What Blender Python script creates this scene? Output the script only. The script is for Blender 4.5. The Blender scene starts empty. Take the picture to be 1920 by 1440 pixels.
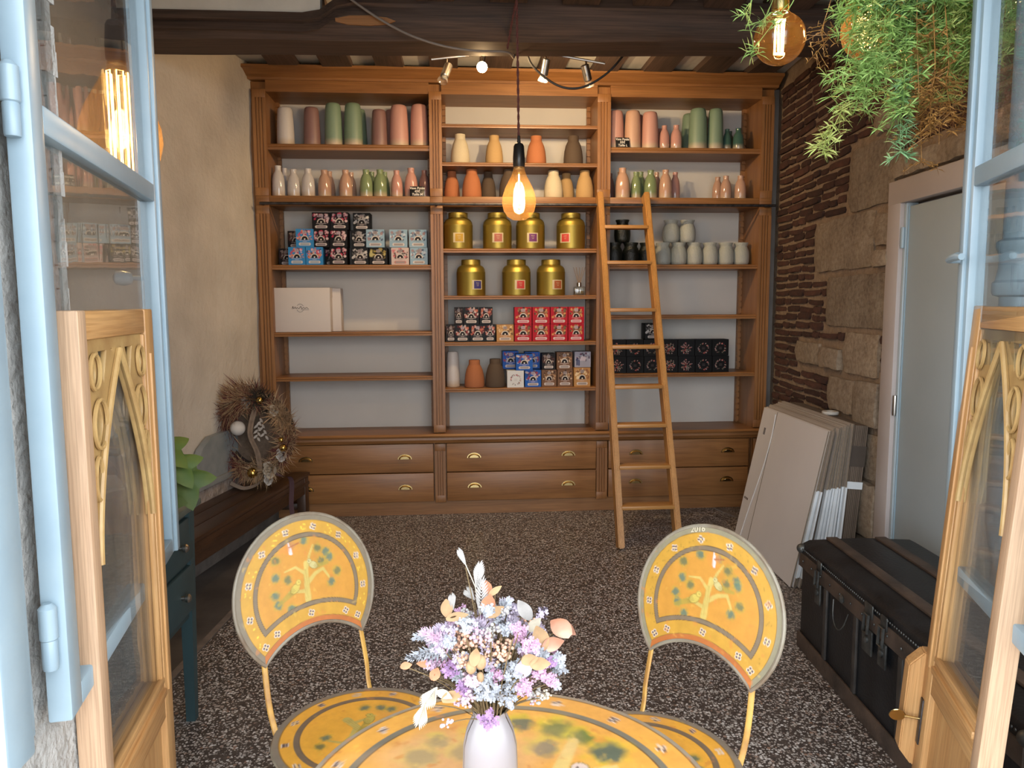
import bpy, bmesh, math, random
import numpy as np
from math import sin, cos, pi, radians, sqrt, atan2
from mathutils import Vector as V, Matrix, noise as mnoise

random.seed(7)
rng = np.random.default_rng(7)
SC = bpy.context.scene
COL = SC.collection

# ------------------------------------------------------------------ camera, sky, exposure
def set_camera():
    pitch, yaw, roll = radians(6.0329), radians(4.1211), radians(-0.2693)
    f = V((sin(yaw) * cos(pitch), cos(yaw) * cos(pitch), -sin(pitch)))
    r = V((cos(yaw), -sin(yaw), 0)); u = r.cross(f)
    r2 = r * cos(roll) + u * sin(roll); u2 = u * cos(roll) - r * sin(roll)
    cd = bpy.data.cameras.new('camera'); cd.sensor_fit = 'HORIZONTAL'; cd.sensor_width = 36; cd.lens = 26.625
    cd.clip_start = .05
    co = bpy.data.objects.new('camera', cd); COL.objects.link(co)
    m = Matrix((r2, u2, -f)).transposed().to_4x4(); m.translation = V((0, 0, 1.385))
    co.matrix_world = m; SC.camera = co
set_camera()
w = bpy.data.worlds.new('overcast_sky'); SC.world = w; w.use_nodes = True
bg = w.node_tree.nodes['Background']
bg.inputs['Color'].default_value = (.92, .96, 1, 1); bg.inputs['Strength'].default_value = 2.6
SC.view_settings.view_transform = 'Standard'; SC.view_settings.look = 'None'
SC.view_settings.exposure = 1.5; SC.view_settings.gamma = 1; SC.view_settings.use_curve_mapping = False
SC.cycles.max_bounces = 10; SC.cycles.diffuse_bounces = 5; SC.cycles.transparent_max_bounces = 16
SC.cycles.glossy_bounces = 4; SC.cycles.sample_clamp_indirect = 6; SC.cycles.use_denoising = True
SC.cycles.caustics_reflective = False; SC.cycles.caustics_refractive = False

def add_light(name, kind, loc, power, col, size=.03, rot=None, **kw):
    d = bpy.data.lights.new(name, kind); d.energy = power; d.color = col
    if kind == 'AREA':
        d.shape = 'RECTANGLE'; d.size, d.size_y = size
    else:
        d.shadow_soft_size = size
    for k, v in kw.items(): setattr(d, k, v)
    o = bpy.data.objects.new(name, d); o.location = loc
    if rot: o.rotation_euler = rot
    COL.objects.link(o); return o
# daylight portals in the doorway and the added side opening (guides the sampling of the sky, gives no light of its own)
for px_, pw in ((.18, 1.68), (1.5, .56)):
    pl = add_light('opening_portal', 'AREA', (px_, .94, 1.42), 1, (1, 1, 1), (pw, 2.8), (radians(90), 0, 0))
    pl.data.cycles.is_portal = True
WARM = (1, .66, .33)

# ------------------------------------------------------------------ helpers
def lin(r, g=None, b=None):
    if g is None: r, g, b = r
    return tuple((c / 255 / 12.92) if c / 255 <= .04045 else ((c / 255 + .055) / 1.055) ** 2.4 for c in (r, g, b))
def rgba(c): return (*c, 1)

class NT:
    def __init__(s, name):
        s.m = bpy.data.materials.new(name); s.m.use_nodes = True; s.t = s.m.node_tree
        s.t.nodes.clear(); s.out = s.n('ShaderNodeOutputMaterial')
    def n(s, typ, **kw):
        x = s.t.nodes.new(typ)
        for k, v in kw.items():
            if k in x.inputs: x.inputs[k].default_value = v
            else: setattr(x, k, v)
        return x
    def l(s, a, b): s.t.links.new(a, b)
    def coords(s, scale=(1, 1, 1), kind='Object'):
        tc = s.n('ShaderNodeTexCoord'); mp = s.n('ShaderNodeMapping'); mp.inputs['Scale'].default_value = scale
        s.l(tc.outputs[kind], mp.inputs['Vector']); return mp.outputs['Vector']
    def noise(s, vec, scale, detail=4, rough=.55, dist=0):
        x = s.n('ShaderNodeTexNoise', Scale=scale, Detail=detail, Roughness=rough, Distortion=dist)
        s.l(vec, x.inputs['Vector']); return x.outputs['Fac']
    def ramp(s, fac, stops):
        r = s.n('ShaderNodeValToRGB'); e = r.color_ramp.elements
        e[0].position, e[0].color = stops[0][0], rgba(stops[0][1]); e[1].position, e[1].color = stops[-1][0], rgba(stops[-1][1])
        for p, c in stops[1:-1]:
            k = e.new(p); k.color = rgba(c)
        s.l(fac, r.inputs['Fac']); return r.outputs['Color']
    def mix(s, fac, a, b, mode='MIX'):
        x = s.n('ShaderNodeMix', data_type='RGBA', blend_type=mode)
        for sock, v in ((x.inputs[0], fac), (x.inputs[6], a), (x.inputs[7], b)):
            if isinstance(v, (int, float)): sock.default_value = v
            elif isinstance(v, tuple): sock.default_value = rgba(v)
            else: s.l(v, sock)
        return x.outputs[2]
    def math(s, op, a, b=0.):
        x = s.n('ShaderNodeMath', operation=op)
        for i, v in enumerate((a, b)):
            if isinstance(v, (int, float)): x.inputs[i].default_value = v
            else: s.l(v, x.inputs[i])
        return x.outputs[0]
    def vary(s, col, amt):
        oi = s.n('ShaderNodeObjectInfo'); mr = s.n('ShaderNodeMapRange'); mr.inputs[3].default_value = 1 - amt; mr.inputs[4].default_value = 1 + amt
        s.l(oi.outputs['Random'], mr.inputs[0]); h = s.n('ShaderNodeHueSaturation'); s.l(mr.outputs[0], h.inputs['Value']); s.l(col, h.inputs['Color']); return h.outputs['Color']
    def bump(s, h, strength=.3, dist=.01):
        b = s.n('ShaderNodeBump'); b.inputs['Strength'].default_value = strength; b.inputs['Distance'].default_value = dist
        s.l(h, b.inputs['Height']); return b.outputs['Normal']
    def bsdf(s, col, rough=.6, metal=0., normal=None, **kw):
        p = s.n('ShaderNodeBsdfPrincipled')
        for k, v in (('Base Color', col), ('Roughness', rough), ('Metallic', metal)):
            if isinstance(v, tuple): p.inputs[k].default_value = rgba(v)
            elif isinstance(v, (int, float)): p.inputs[k].default_value = v
            else: s.l(v, p.inputs[k])
        if normal is not None: s.l(normal, p.inputs['Normal'])
        for k, v in kw.items(): p.inputs[k.replace('_', ' ')].default_value = v
        s.l(p.outputs[0], s.out.inputs['Surface']); return p

def mat(name, c, c2=None, rough=.6, metal=0., ns=6, stretch=(1, 1, 1), bump=0., bs=60, bd=.004, lo=.35, hi=.7, vary=0, **kw):
    t = NT(name); v = t.coords(stretch)
    col = t.ramp(t.noise(v, ns), [(lo, c), (hi, c2 or tuple(x * .8 for x in c))])
    if vary: col = t.vary(col, vary)
    nrm = t.bump(t.noise(t.coords(), bs, 3), bump, bd) if bump else None
    t.bsdf(col, rough, metal, nrm, **kw); return t.m

def wood(name, c1, c2, axis='x', scale=1., rough=.42, vary=.06, c3=None, fine=.25):
    t = NT(name); st = {'x': (1, 11, 11), 'y': (11, 1, 11), 'z': (11, 11, 1)}[axis]
    st = tuple(s * scale for s in st)
    v = t.coords(st)
    a = t.noise(v, 1.5, 6, .6, .8); b = t.noise(t.coords(tuple(x * 9 if x > scale else x * 2 for x in st)), 2, 3)
    col = t.ramp(a, [(.3, c1), (.52, tuple((p + q) / 2 for p, q in zip(c1, c2))), (.72, c2)] if not c3 else [(.28, c1), (.5, c2), (.72, c3)])
    col = t.mix(fine, col, t.ramp(b, [(.35, tuple(x * .45 for x in c1)), (.6, c2)]), 'MIX')
    col = t.vary(col, vary)
    t.bsdf(col, rough, 0, t.bump(b, .12, .002)); return t.m

def vcol(name, rough=.5, nscale=0, bump=0., **kw):
    t = NT(name); a = t.n('ShaderNodeVertexColor', layer_name='Col'); c = a.outputs['Color']
    if nscale: c = t.mix(.22, c, t.ramp(t.noise(t.coords(), nscale, 5), [(.3, (.25, .2, .15)), (.7, (1, .95, .85))]), 'MULTIPLY')
    t.bsdf(c, rough, 0, t.bump(t.noise(t.coords(), 90, 4), bump, .002) if bump else None, **kw); return t.m

def glass(name, tint=(.97, .98, .98), rough=.0, k=1., wav=0., dirt=0., base=0.):
    t = NT(name); tr = t.n('ShaderNodeBsdfTransparent', Color=rgba(tint)); gl = t.n('ShaderNodeBsdfGlossy', Roughness=rough)
    lw_ = t.n('ShaderNodeLayerWeight', Blend=.5); f5 = t.math('POWER', lw_.outputs['Facing'], 5.); fr = t.math('MULTIPLY_ADD', f5, .96); fr.node.inputs[2].default_value = .04
    if wav:
        nb = t.bump(t.noise(t.coords((1, 1, .35)), 9, 2), wav, .02); t.l(nb, gl.inputs['Normal'])
    fac = t.math('MULTIPLY_ADD', fr, k); fac.node.inputs[2].default_value = base; fac.node.use_clamp = True
    mx = t.n('ShaderNodeMixShader'); t.l(fac, mx.inputs[0]); t.l(tr.outputs[0], mx.inputs[1]); t.l(gl.outputs[0], mx.inputs[2])
    o = mx.outputs[0]
    if dirt:
        df = t.n('ShaderNodeBsdfDiffuse', Color=(.75, .78, .8, 1)); m2 = t.n('ShaderNodeMixShader')
        t.l(t.math('MULTIPLY', t.noise(t.coords(), 5, 5), dirt), m2.inputs[0]); t.l(o, m2.inputs[1]); t.l(df.outputs[0], m2.inputs[2]); o = m2.outputs[0]
    t.l(o, t.out.inputs['Surface']); return t.m

def emit(name, c, s):
    t = NT(name); e = t.n('ShaderNodeEmission', Color=rgba(c), Strength=s); t.l(e.outputs[0], t.out.inputs['Surface']); return t.m

class B:
    """collects shapes into one mesh"""
    def __init__(s): s.b = bmesh.new()
    def box(s, x0, x1, y0, y1, z0, z1, m=None, bev=0):
        vs = [s.b.verts.new(p) for p in ((x0, y0, z0), (x1, y0, z0), (x1, y1, z0), (x0, y1, z0), (x0, y0, z1), (x1, y0, z1), (x1, y1, z1), (x0, y1, z1))]
        fs = [s.b.faces.new([vs[i] for i in q]) for q in ((3, 2, 1, 0), (4, 5, 6, 7), (0, 1, 5, 4), (1, 2, 6, 5), (2, 3, 7, 6), (3, 0, 4, 7))]
        if bev:
            es = list({e for f in fs for e in f.edges})
            r = bmesh.ops.bevel(s.b, geom=es, offset=bev, segments=2, affect='EDGES', profile=.5)
            vs = list({v for f in r['faces'] for v in f.verts} | {v for v in vs if v.is_valid})
        if m is not None: bmesh.ops.transform(s.b, matrix=m, verts=vs)
        return s
    def prism(s, pts, d, axis='y', m=None):
        """pts in the plane, extruded d=(a,b) along axis (y: pts are x,z; z: x,y; x: y,z)"""
        def mk(p, t):
            a, c = p
            return {'y': (a, t, c), 'z': (a, c, t), 'x': (t, a, c)}[axis]
        lo = [s.b.verts.new(mk(p, d[0])) for p in pts]; hi = [s.b.verts.new(mk(p, d[1])) for p in pts]
        n = len(pts); fs = [s.b.faces.new(lo), s.b.faces.new(hi)]
        for i in range(n): fs.append(s.b.faces.new((lo[i], lo[(i + 1) % n], hi[(i + 1) % n], hi[i])))
        bmesh.ops.recalc_face_normals(s.b, faces=fs)
        if m is not None: bmesh.ops.transform(s.b, matrix=m, verts=lo + hi)
        return s
    def lathe(s, prof, n=24, c=(0, 0, 0), m=None, cap=True, sx=1, sy=1):
        rings = []
        for r, z in prof:
            rings.append([s.b.verts.new((c[0] + r * cos(2 * pi * i / n) * sx, c[1] + r * sin(2 * pi * i / n) * sy, c[2] + z)) for i in range(n)])
        fs = []
        for a, b in zip(rings, rings[1:]):
            for i in range(n): fs.append(s.b.faces.new((a[i], a[(i + 1) % n], b[(i + 1) % n], b[i])))
        if cap: fs += [s.b.faces.new(rings[0][::-1]), s.b.faces.new(rings[-1])]
        if m is not None: bmesh.ops.transform(s.b, matrix=m, verts=[v for r in rings for v in r])
        return s
    def tube(s, pts, r=.005, n=8, closed=False, flat=None):
        pts = [V(p) for p in pts]; rings = []; N = len(pts)
        rr = r if isinstance(r, (list, tuple)) else [r] * N
        up = V((0, 0, 1)); last = None
        for i, p in enumerate(pts):
            if closed: d = pts[(i + 1) % N] - pts[i - 1]
            else: d = pts[min(i + 1, N - 1)] - pts[max(i - 1, 0)]
            d.normalize()
            a = last - d * last.dot(d) if last is not None else d.cross(up)
            if a.length < 1e-4: a = d.cross(V((0, 1, 0)))
            a.normalize(); last = a; b = d.cross(a)
            rings.append([s.b.verts.new(p + (a * cos(2 * pi * k / n) + b * sin(2 * pi * k / n) * (flat or 1)) * rr[i]) for k in range(n)])
        for i in range(N if closed else N - 1):
            a, b = rings[i], rings[(i + 1) % N]
            for k in range(n): s.b.faces.new((a[k], a[(k + 1) % n], b[(k + 1) % n], b[k]))
        if not closed: s.b.faces.new(rings[0][::-1]); s.b.faces.new(rings[-1])
        return s
    def ball(s, c, r, seg=12, rings=8, sc=(1, 1, 1)):
        m = Matrix.Translation(c) @ Matrix.Diagonal((*sc, 1)); bmesh.ops.create_uvsphere(s.b, u_segments=seg, v_segments=rings, radius=r, matrix=m); return s
    def ico(s, c, r, sub=1):
        bmesh.ops.create_icosphere(s.b, subdivisions=sub, radius=r, matrix=Matrix.Translation(c)); return s
    def poly(s, pts): s.b.faces.new([s.b.verts.new(p) for p in pts]); return s
    def mesh(s, name, mt=None, smooth=35):
        me = bpy.data.meshes.new(name); s.b.normal_update(); s.b.to_mesh(me); s.b.free()
        if smooth:
            me.polygons.foreach_set('use_smooth', [True] * len(me.polygons)); me.set_sharp_from_angle(angle=radians(smooth))
        if mt: me.materials.append(mt)
        return me
    def obj(s, name, mt, parent=None, loc=(0, 0, 0), rot=None, smooth=35):
        return put(name, s.mesh(name, mt, smooth), parent, loc, rot)

def put(name, me, parent=None, loc=(0, 0, 0), rot=None):
    o = bpy.data.objects.new(name, me); COL.objects.link(o); o.location = loc
    if rot is not None: o.rotation_euler = rot
    if parent: o.parent = parent
    return o
def tag(o, label=None, cat=None, group=None, kind=None):
    for k, v in (('label', label), ('category', cat), ('group', group), ('kind', kind)):
        if v: o[k] = v
    return o
def thing(name, label, cat, loc=(0, 0, 0), rz=0, group=None, kind=None):
    return tag(put(name, None, None, loc, (0, 0, rz)), label, cat, group, kind)
def bez(p0, p1, p2, n=10):
    p0, p1, p2 = V(p0), V(p1), V(p2)
    return [p0 * (1 - t) ** 2 + p1 * 2 * t * (1 - t) + p2 * t * t for t in (i / (n - 1) for i in range(n))]
def spline(pts, n=6):
    pts = [V(p) for p in pts]; P = [pts[0]] + pts + [pts[-1]]; out = []
    for i in range(1, len(P) - 2):
        a, b, c, d = P[i - 1:i + 3]
        for k in range(n):
            t = k / n; out.append(.5 * ((2 * b) + (c - a) * t + (2 * a - 5 * b + 4 * c - d) * t * t + (3 * b - a - 3 * c + d) * t ** 3))
    return out + [pts[-1]]

# ------------------------------------------------------------------ painted prints (colour of a flat decorated surface)
def vnoise(xy, sc, seed=0):
    g = np.random.default_rng(seed).random((64, 64)); p = xy * sc
    i = np.floor(p).astype(int); f = p - i; f = f * f * (3 - 2 * f); x, y = i[:, 0] % 64, i[:, 1] % 64; x1, y1 = (x + 1) % 64, (y + 1) % 64
    return (g[x, y] * (1 - f[:, 0]) + g[x1, y] * f[:, 0]) * (1 - f[:, 1]) + (g[x, y1] * (1 - f[:, 0]) + g[x1, y1] * f[:, 0]) * f[:, 1]
class Paint:
    def __init__(s, xy, base): s.p = np.asarray(xy, float); s.c = np.tile(np.array(lin(base)), (len(s.p), 1))
    def put(s, a, col): a = np.clip(a, 0, 1)[:, None]; s.c = s.c * (1 - a) + np.array(lin(col)) * a; return s
    def edge(s, d, w): return np.clip(.5 - d / max(w, 1e-6), 0, 1)
    def disc(s, c, r, col, soft=.001, al=1, sq=1, rot=0):
        q = s.p - np.array(c); q = np.c_[q[:, 0] * cos(rot) + q[:, 1] * sin(rot), (-q[:, 0] * sin(rot) + q[:, 1] * cos(rot)) / sq]
        return s.put(s.edge(np.hypot(q[:, 0], q[:, 1]) - r, soft) * al, col)
    def ring(s, c, r, wd, col, soft=.001, al=1, cond=None):
        d = np.abs(np.hypot(*(s.p - np.array(c)).T) - r) - wd; a = s.edge(d, soft) * al
        return s.put(a if cond is None else a * cond, col)
    def stroke(s, pts, wd, col, soft=.001, al=1):
        d = np.full(len(s.p), 9.); pts = [np.array(p, float) for p in pts]; L = len(pts) - 1
        for k in range(L):
            a, b = pts[k], pts[k + 1]; t = np.clip(((s.p - a) @ (b - a)) / max((b - a) @ (b - a), 1e-9), 0, 1)
            ww = wd[0] + (wd[1] - wd[0]) * (k + t) / L if isinstance(wd, tuple) else wd
            d = np.minimum(d, np.linalg.norm(s.p - a - t[:, None] * (b - a), axis=1) - ww)
        return s.put(s.edge(d, soft) * al, col)
    def rect(s, x0, x1, y0, y1, col, soft=.001, al=1, rad=0):
        c = np.array(((x0 + x1) / 2, (y0 + y1) / 2)); h = np.array(((x1 - x0) / 2, (y1 - y0) / 2)) - rad
        q = np.abs(s.p - c) - h; d = np.linalg.norm(np.maximum(q, 0), axis=1) + np.minimum(q.max(axis=1), 0) - rad
        return s.put(s.edge(d, soft) * al, col)
    def blob(s, c, r, col, seed, al=.9):
        d = np.hypot(*(s.p - np.array(c)).T) / r + (vnoise(s.p, 2.6 / r, seed) - .5) * .5
        return s.put(np.clip((1.15 - d) * 1.7, 0, 1) * al, col)
def grid_mesh(name, P, nu, nv, col, mt, closed=False, smooth=True):
    fs = []
    for j in range(nv - 1):
        for i in range(nu if closed else nu - 1):
            i2 = (i + 1) % nu; fs.append((j * nu + i, j * nu + i2, (j + 1) * nu + i2, (j + 1) * nu + i))
    me = bpy.data.meshes.new(name); me.from_pydata([tuple(p) for p in P], [], fs); me.update()
    ca = me.color_attributes.new('Col', 'FLOAT_COLOR', 'POINT')
    ca.data.foreach_set('color', np.c_[col, np.ones(len(col))].astype(np.float32).ravel())
    if smooth: me.polygons.foreach_set('use_smooth', [True] * len(me.polygons))
    me.materials.append(mt); return me

# ------------------------------------------------------------------ materials
OAKS = ((.19, .080, .025), (.335, .155, .054))
OAK = {a: wood('oak_' + a, *OAKS, a) for a in 'xyz'}
PINE = {a: wood('pine_' + a, (.43, .21, .07), (.57, .34, .145), a, 1.6, .45, .04, fine=.32) for a in 'xyz'}
PINE_RAW = wood('pine_raw', (.46, .28, .165), (.58, .40, .26), 'z', 1.6, .6, .03, fine=.35)
LADDER = {a: wood('ladder_wood_' + a, (.34, .155, .04), (.50, .255, .075), a, 1.5, .4, .05) for a in 'xz'}
DARKWOOD = {a: wood('dark_beam_' + a, (.028, .018, .014), (.105, .062, .045), a, .8, .75, .12, fine=.3) for a in 'xy'}
BENCHW = {a: wood('bench_wood_' + a, (.022, .012, .008), (.08, .038, .020), a, 1, .38, .05) for a in 'xyz'}
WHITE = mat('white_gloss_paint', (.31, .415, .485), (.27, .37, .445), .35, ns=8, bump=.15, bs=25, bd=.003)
PLASTER = mat('white_plaster', (.55, .53, .48), (.46, .44, .40), .9, ns=5, bump=.3, bs=30, bd=.006)
BACKP = mat('greige_panel_paint', (.58, .555, .52), (.545, .52, .485), .8, ns=3)
BRASS = mat('polished_brass', (.72, .55, .26), (.6, .44, .18), .2, 1., ns=9)
STEEL = mat('brushed_steel', (.45, .43, .40), None, .3, 1.)
BLACKM = mat('black_plastic', (.012, .012, .013), None, .35)
IRON = mat('dark_iron', (.05, .05, .055), (.12, .11, .11), .45, .9, ns=30)
PANE = glass('old_window_glass', (.93, .95, .95), .0, 1.25, .05, .04, .02)
PANE2 = glass('door_glass', (.90, .92, .92), .03, 1.0, .1, .10, .03)
AMBER = glass('amber_bulb_glass', (1, .88, .66), .0, .9, 0, 0, .03)
def glow_glass():      # thin amber coating scatters a little of the filament's light
    t = AMBER.node_tree; out = next(n for n in t.nodes if n.type == 'OUTPUT_MATERIAL'); src = out.inputs['Surface'].links[0].from_socket
    tl = t.nodes.new('ShaderNodeBsdfTranslucent'); tl.inputs['Color'].default_value = (1, .55, .2, 1); m = t.nodes.new('ShaderNodeMixShader'); m.inputs[0].default_value = .035
    t.links.new(src, m.inputs[1]); t.links.new(tl.outputs[0], m.inputs[2]); t.links.new(m.outputs[0], out.inputs['Surface'])
glow_glass()
FILA = emit('lamp_filament', (1, .60, .20), 11)
REVEAL = mat('grey_stucco', (.46, .45, .43), (.32, .315, .30), .95, ns=14, bump=.8, bs=55, bd=.012)

def terrazzo():
    t = NT('terrazzo'); v = t.coords()
    base = t.ramp(t.noise(v, 26, 5, .7), [(.3, (.036, .030, .028)), (.55, (.078, .064, .058)), (.75, (.14, .112, .097))])
    out = base
    for sc, thr, c1, c2 in ((120, .25, (.58, .58, .57), (.20, .17, .15)), (70, .20, (.28, .17, .12), (.46, .45, .44)), (95, .22, (.74, .75, .76), (.34, .31, .29))):
        vo = t.n('ShaderNodeTexVoronoi', Scale=sc); t.l(v, vo.inputs['Vector'])
        sep = t.n('ShaderNodeSeparateColor'); t.l(vo.outputs['Color'], sep.inputs[0])
        lim = t.math('MULTIPLY', sep.outputs[0], thr * 2.3)
        m = t.math('LESS_THAN', vo.outputs['Distance'], lim)
        out = t.mix(m, out, t.mix(sep.outputs[1], c1, c2))
    t.bsdf(out, t.math('MULTIPLY_ADD', t.noise(v, 9), .3), 0, t.bump(t.noise(v, 120, 2), .08, .002)).inputs['Specular IOR Level'].default_value = .4
    [x for x in t.t.nodes if x.type == 'MATH' and x.operation == 'MULTIPLY_ADD'][0].inputs[2].default_value = .22
    return t.m
TERRAZZO = terrazzo()

# ------------------------------------------------------------------ room shell
fl = B(); fl.box(-2.6, 3.0, .3, 5.5, -.08, 0)
floor = tag(fl.obj('floor', TERRAZZO), 'dark speckled terrazzo floor', None, None, 'structure')
tag(B().box(-12, 12, -14, .3, -.1, -.02).obj('ground', mat('pavement', (.42, .41, .39), (.34, .33, .32), .9, ns=8)), 'grey pavement outside the doorway', None, None, 'structure')
SLAB = mat('smoothed_dark_slab', (.065, .058, .055), (.13, .115, .105), .55, ns=4, bump=.2, bs=40)
STRIP = mat('pale_stone_strip', (.20, .17, .15), (.13, .11, .10), .7, ns=20)
B().prism([(-2.2, 1.4), (-1.185, 1.4), (-1.005, 3.5), (-.93, 4.9), (-1.5, 4.9)], (0, .004), 'z').obj('border_slab', SLAB, floor)
B().prism([(-1.215, 1.4), (-1.185, 1.4), (-1.005, 3.5), (-.93, 4.9), (-.955, 4.9), (-1.035, 3.5)], (0, .006), 'z').obj('border_strip', STRIP, floor)
B().prism([(1.72, 4.9), (1.76, 4.9), (1.93, 4.35), (1.89, 4.35)], (0, .005), 'z').obj('border_strip', STRIP, floor)

# left wall: uneven lime plaster
LW0, LWS = -1.26, .185
def lw(y): return LW0 - LWS * (4.85 - y)
def plaster_grid():
    b = B(); ny, nz = 110, 80; vs = []
    for j in range(nz):
        for i in range(ny):
            y = .9 + 4.5 * i / (ny - 1); z = 3.1 * j / (nz - 1)
            d = mnoise.noise(V((y * 1.6, z * 1.6, 3))) * .022 + mnoise.noise(V((y * 6, z * 5, 1))) * .007 + mnoise.noise(V((y * 17, z * 14, 5))) * .003
            vs.append(b.b.verts.new((lw(y) + d - .005, y, z)))
    for j in range(nz - 1):
        for i in range(ny - 1):
            k = j * ny + i; b.b.faces.new((vs[k], vs[k + 1], vs[k + ny + 1], vs[k + ny]))
    return b
LIME = mat('lime_plaster', (.63, .575, .50), (.50, .455, .39), .95, ns=3.5, bump=.5, bs=30, bd=.012, lo=.3, hi=.72)
wl = plaster_grid()
for y in (.9, 5.4): wl.box(lw(y) - .3, lw(y) - .03, y - .05, y + .05, 0, 3.1)
wall_left = tag(wl.obj('wall_left', LIME), 'uneven beige lime plastered wall behind the bench', None, None, 'structure')
GREYR = mat('slate_grey_render', (.20, .22, .225), (.27, .285, .29), .85, ns=9, bump=.2)
def on_left(yz, t0, t1): return [((lw(y) + .0, y, z)) for y, z in yz]
pb = B()
yz = [(4.02, .47), (4.04, .55), (4.10, .62), (4.20, .67), (4.85, .68), (4.85, .44), (4.02, .44)]
pb.prism([(y, z) for y, z in yz], (0, .035), 'x', Matrix(((1, LWS, 0, lw(0)), (0, 1, 0, 0), (0, 0, 1, 0), (0, 0, 0, 1))))
pb.obj('grey_render_patch', GREYR, wall_left)
SH = Matrix(((1, LWS, 0, lw(0)), (0, 1, 0, 0), (0, 0, 1, 0), (0, 0, 0, 1)))
B().box(0, .05, 4.0, 4.86, .405, .44, SH, .004).obj('render_ledge', mat('pale_ledge', (.24, .245, .24), None, .8), wall_left)
pbm = mat('crumbled_masonry', (.33, .28, .25), (.20, .165, .145), .95, ns=13, bump=.9, bs=24, bd=.02)
B().box(0, .03, 3.3, 4.86, .16, .405, SH, .01).obj('crumbled_masonry', pbm, wall_left)
tag(B().box(.03, .1, 2.6, 4.87, 0, .17, SH, .012).obj('baseboard_left', mat('base_stone', (.20, .18, .16), (.12, .105, .095), .9, ns=10, bump=.6, bs=30, bd=.01)), 'rough stone plinth along the foot of the plaster wall', None, None, 'structure')

tag(B().box(-1.7, 2.7, 5.27, 5.4, 0, 3.1).obj('wall_back', PLASTER), 'wall behind the bookcase', None, None, 'structure')

# front wall with the doorway the photograph looks through
fw = B()
fw.prism([(-4, .95), (-.645, .95), (-.634, 1.275), (-.72, 1.28), (-4, 1.28)], (0, 3.1), 'z')
fw.prism([(1.03, .95), (1.22, .95), (1.22, 1.28), (1.09, 1.28)], (0, 3.1), 'z')
for a, b_ in ((1.22, 1.78),):      # unseen opening added beside the doorway to bring more sky light inside
    fw.box(a, b_, .95, 1.28, 0, .45); fw.box(a, b_, .95, 1.28, 2.8, 3.1)
fw.box(1.78, 4, .95, 1.28, 0, 3.1)
fw.box(-.7, 1.1, .95, 1.28, 2.62, 3.1)
wall_front = tag(fw.obj('wall_front', REVEAL), 'grey rough stuccoed wall around the doorway', None, None, 'structure')
tag(B().box(-2.2, 2.2, -.15, .95, 2.72, 2.78).obj('shade_canopy', WHITE), 'unseen shallow canopy added to shade the doorway from the sky', None, None, 'structure')  # added out of view, keeps part of the sky off the foreground
rg = B()   # ragged arris of the stucco on the inner corner
n = 70
for k in range(n):
    z0, z1 = 2.6 * k / n, 2.6 * (k + 1) / n; t = .012 + .016 * random.random()
    rg.box(-.66, -.632 + t * .15, 1.262, 1.272 + t, z0, z1 + .002)
tag(rg.obj('stucco_arris', REVEAL, wall_front, smooth=0), kind='stuff')

# right wall: mortar bed, limestone blocks, thin bricks. Local x runs from the bookcase corner toward the street, -y faces the room
RA = atan2(-.99619, -.08717)
MORTAR = mat('sandy_mortar', (.30, .215, .145), (.19, .135, .09), .98, ns=18, bump=.8, bs=60, bd=.012)
rw = B(); rw.box(-.5, 1.62, 0, .25, 0, 3.1); rw.box(1.62, 2.56, 0, .25, 1.9, 3.1); rw.box(2.56, 4.4, 0, .25, 0, 3.1)
wall_right = tag(rw.obj('wall_right', MORTAR, None, (2.12, 4.95, 0), (0, 0, RA)), 'brick and limestone wall with a grey door', None, None, 'structure')
def rough_block(w, h, d, seed, seg=.06, amp=.006, rnd=.012):
    """a stone or brick face with worn edges, local origin at its lower left, front toward -y"""
    b = B(); nx, nz = max(3, int(w / seg) + 1), max(3, int(h / seg) + 1); vs = []
    for j in range(nz):
        for i in range(nx):
            x, z = w * i / (nx - 1), h * j / (nz - 1); ed = (i in (0, nx - 1)) + (j in (0, nz - 1))
            q = V((x * 14 + seed * 3.1, seed * 1.7, z * 14))
            dx = mnoise.noise(q) * amp * 1.2; dz = mnoise.noise(q + V((9, 2, 4))) * amp * 1.2
            y = -d + mnoise.noise(q * .8 + V((3, 8, 1))) * amp + (d + .01 if False else 0) + ed * rnd * .45
            sx = rnd * .5 * ((i == 0) - (i == nx - 1)) if ed == 2 else 0
            vs.append(b.b.verts.new((x + dx + sx, y, z + dz)))
    for j in range(nz - 1):
        for i in range(nx - 1):
            k = j * nx + i; b.b.faces.new((vs[k], vs[k + 1], vs[k + nx + 1], vs[k + nx]))
    rim = [vs[i] for i in range(nx)] + [vs[j * nx + nx - 1] for j in range(1, nz)] + [vs[(nz - 1) * nx + i] for i in range(nx - 2, -1, -1)] + [vs[j * nx] for j in range(nz - 2, 0, -1)]
    back = [b.b.verts.new((v.co.x, .004, v.co.z)) for v in rim]
    for k in range(len(rim)):
        b.b.faces.new((rim[k], back[k], back[(k + 1) % len(rim)], rim[(k + 1) % len(rim)]))
    return b
def limestone():
    t = NT('limestone'); v = t.coords((1, 1, 1))
    c = t.ramp(t.noise(v, 5, 6, .65), [(.3, (.17, .12, .08)), (.52, (.34, .255, .175)), (.75, (.48, .385, .28))])
    c = t.vary(t.mix(.35, c, t.ramp(t.noise(v, 45, 4), [(.35, (.17, .12, .085)), (.6, (.52, .42, .31))])), .18)
    t.bsdf(c, .95, 0, t.bump(t.noise(v, 38, 6, .75), 1., .02)); return t.m
STONE = limestone()
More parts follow.
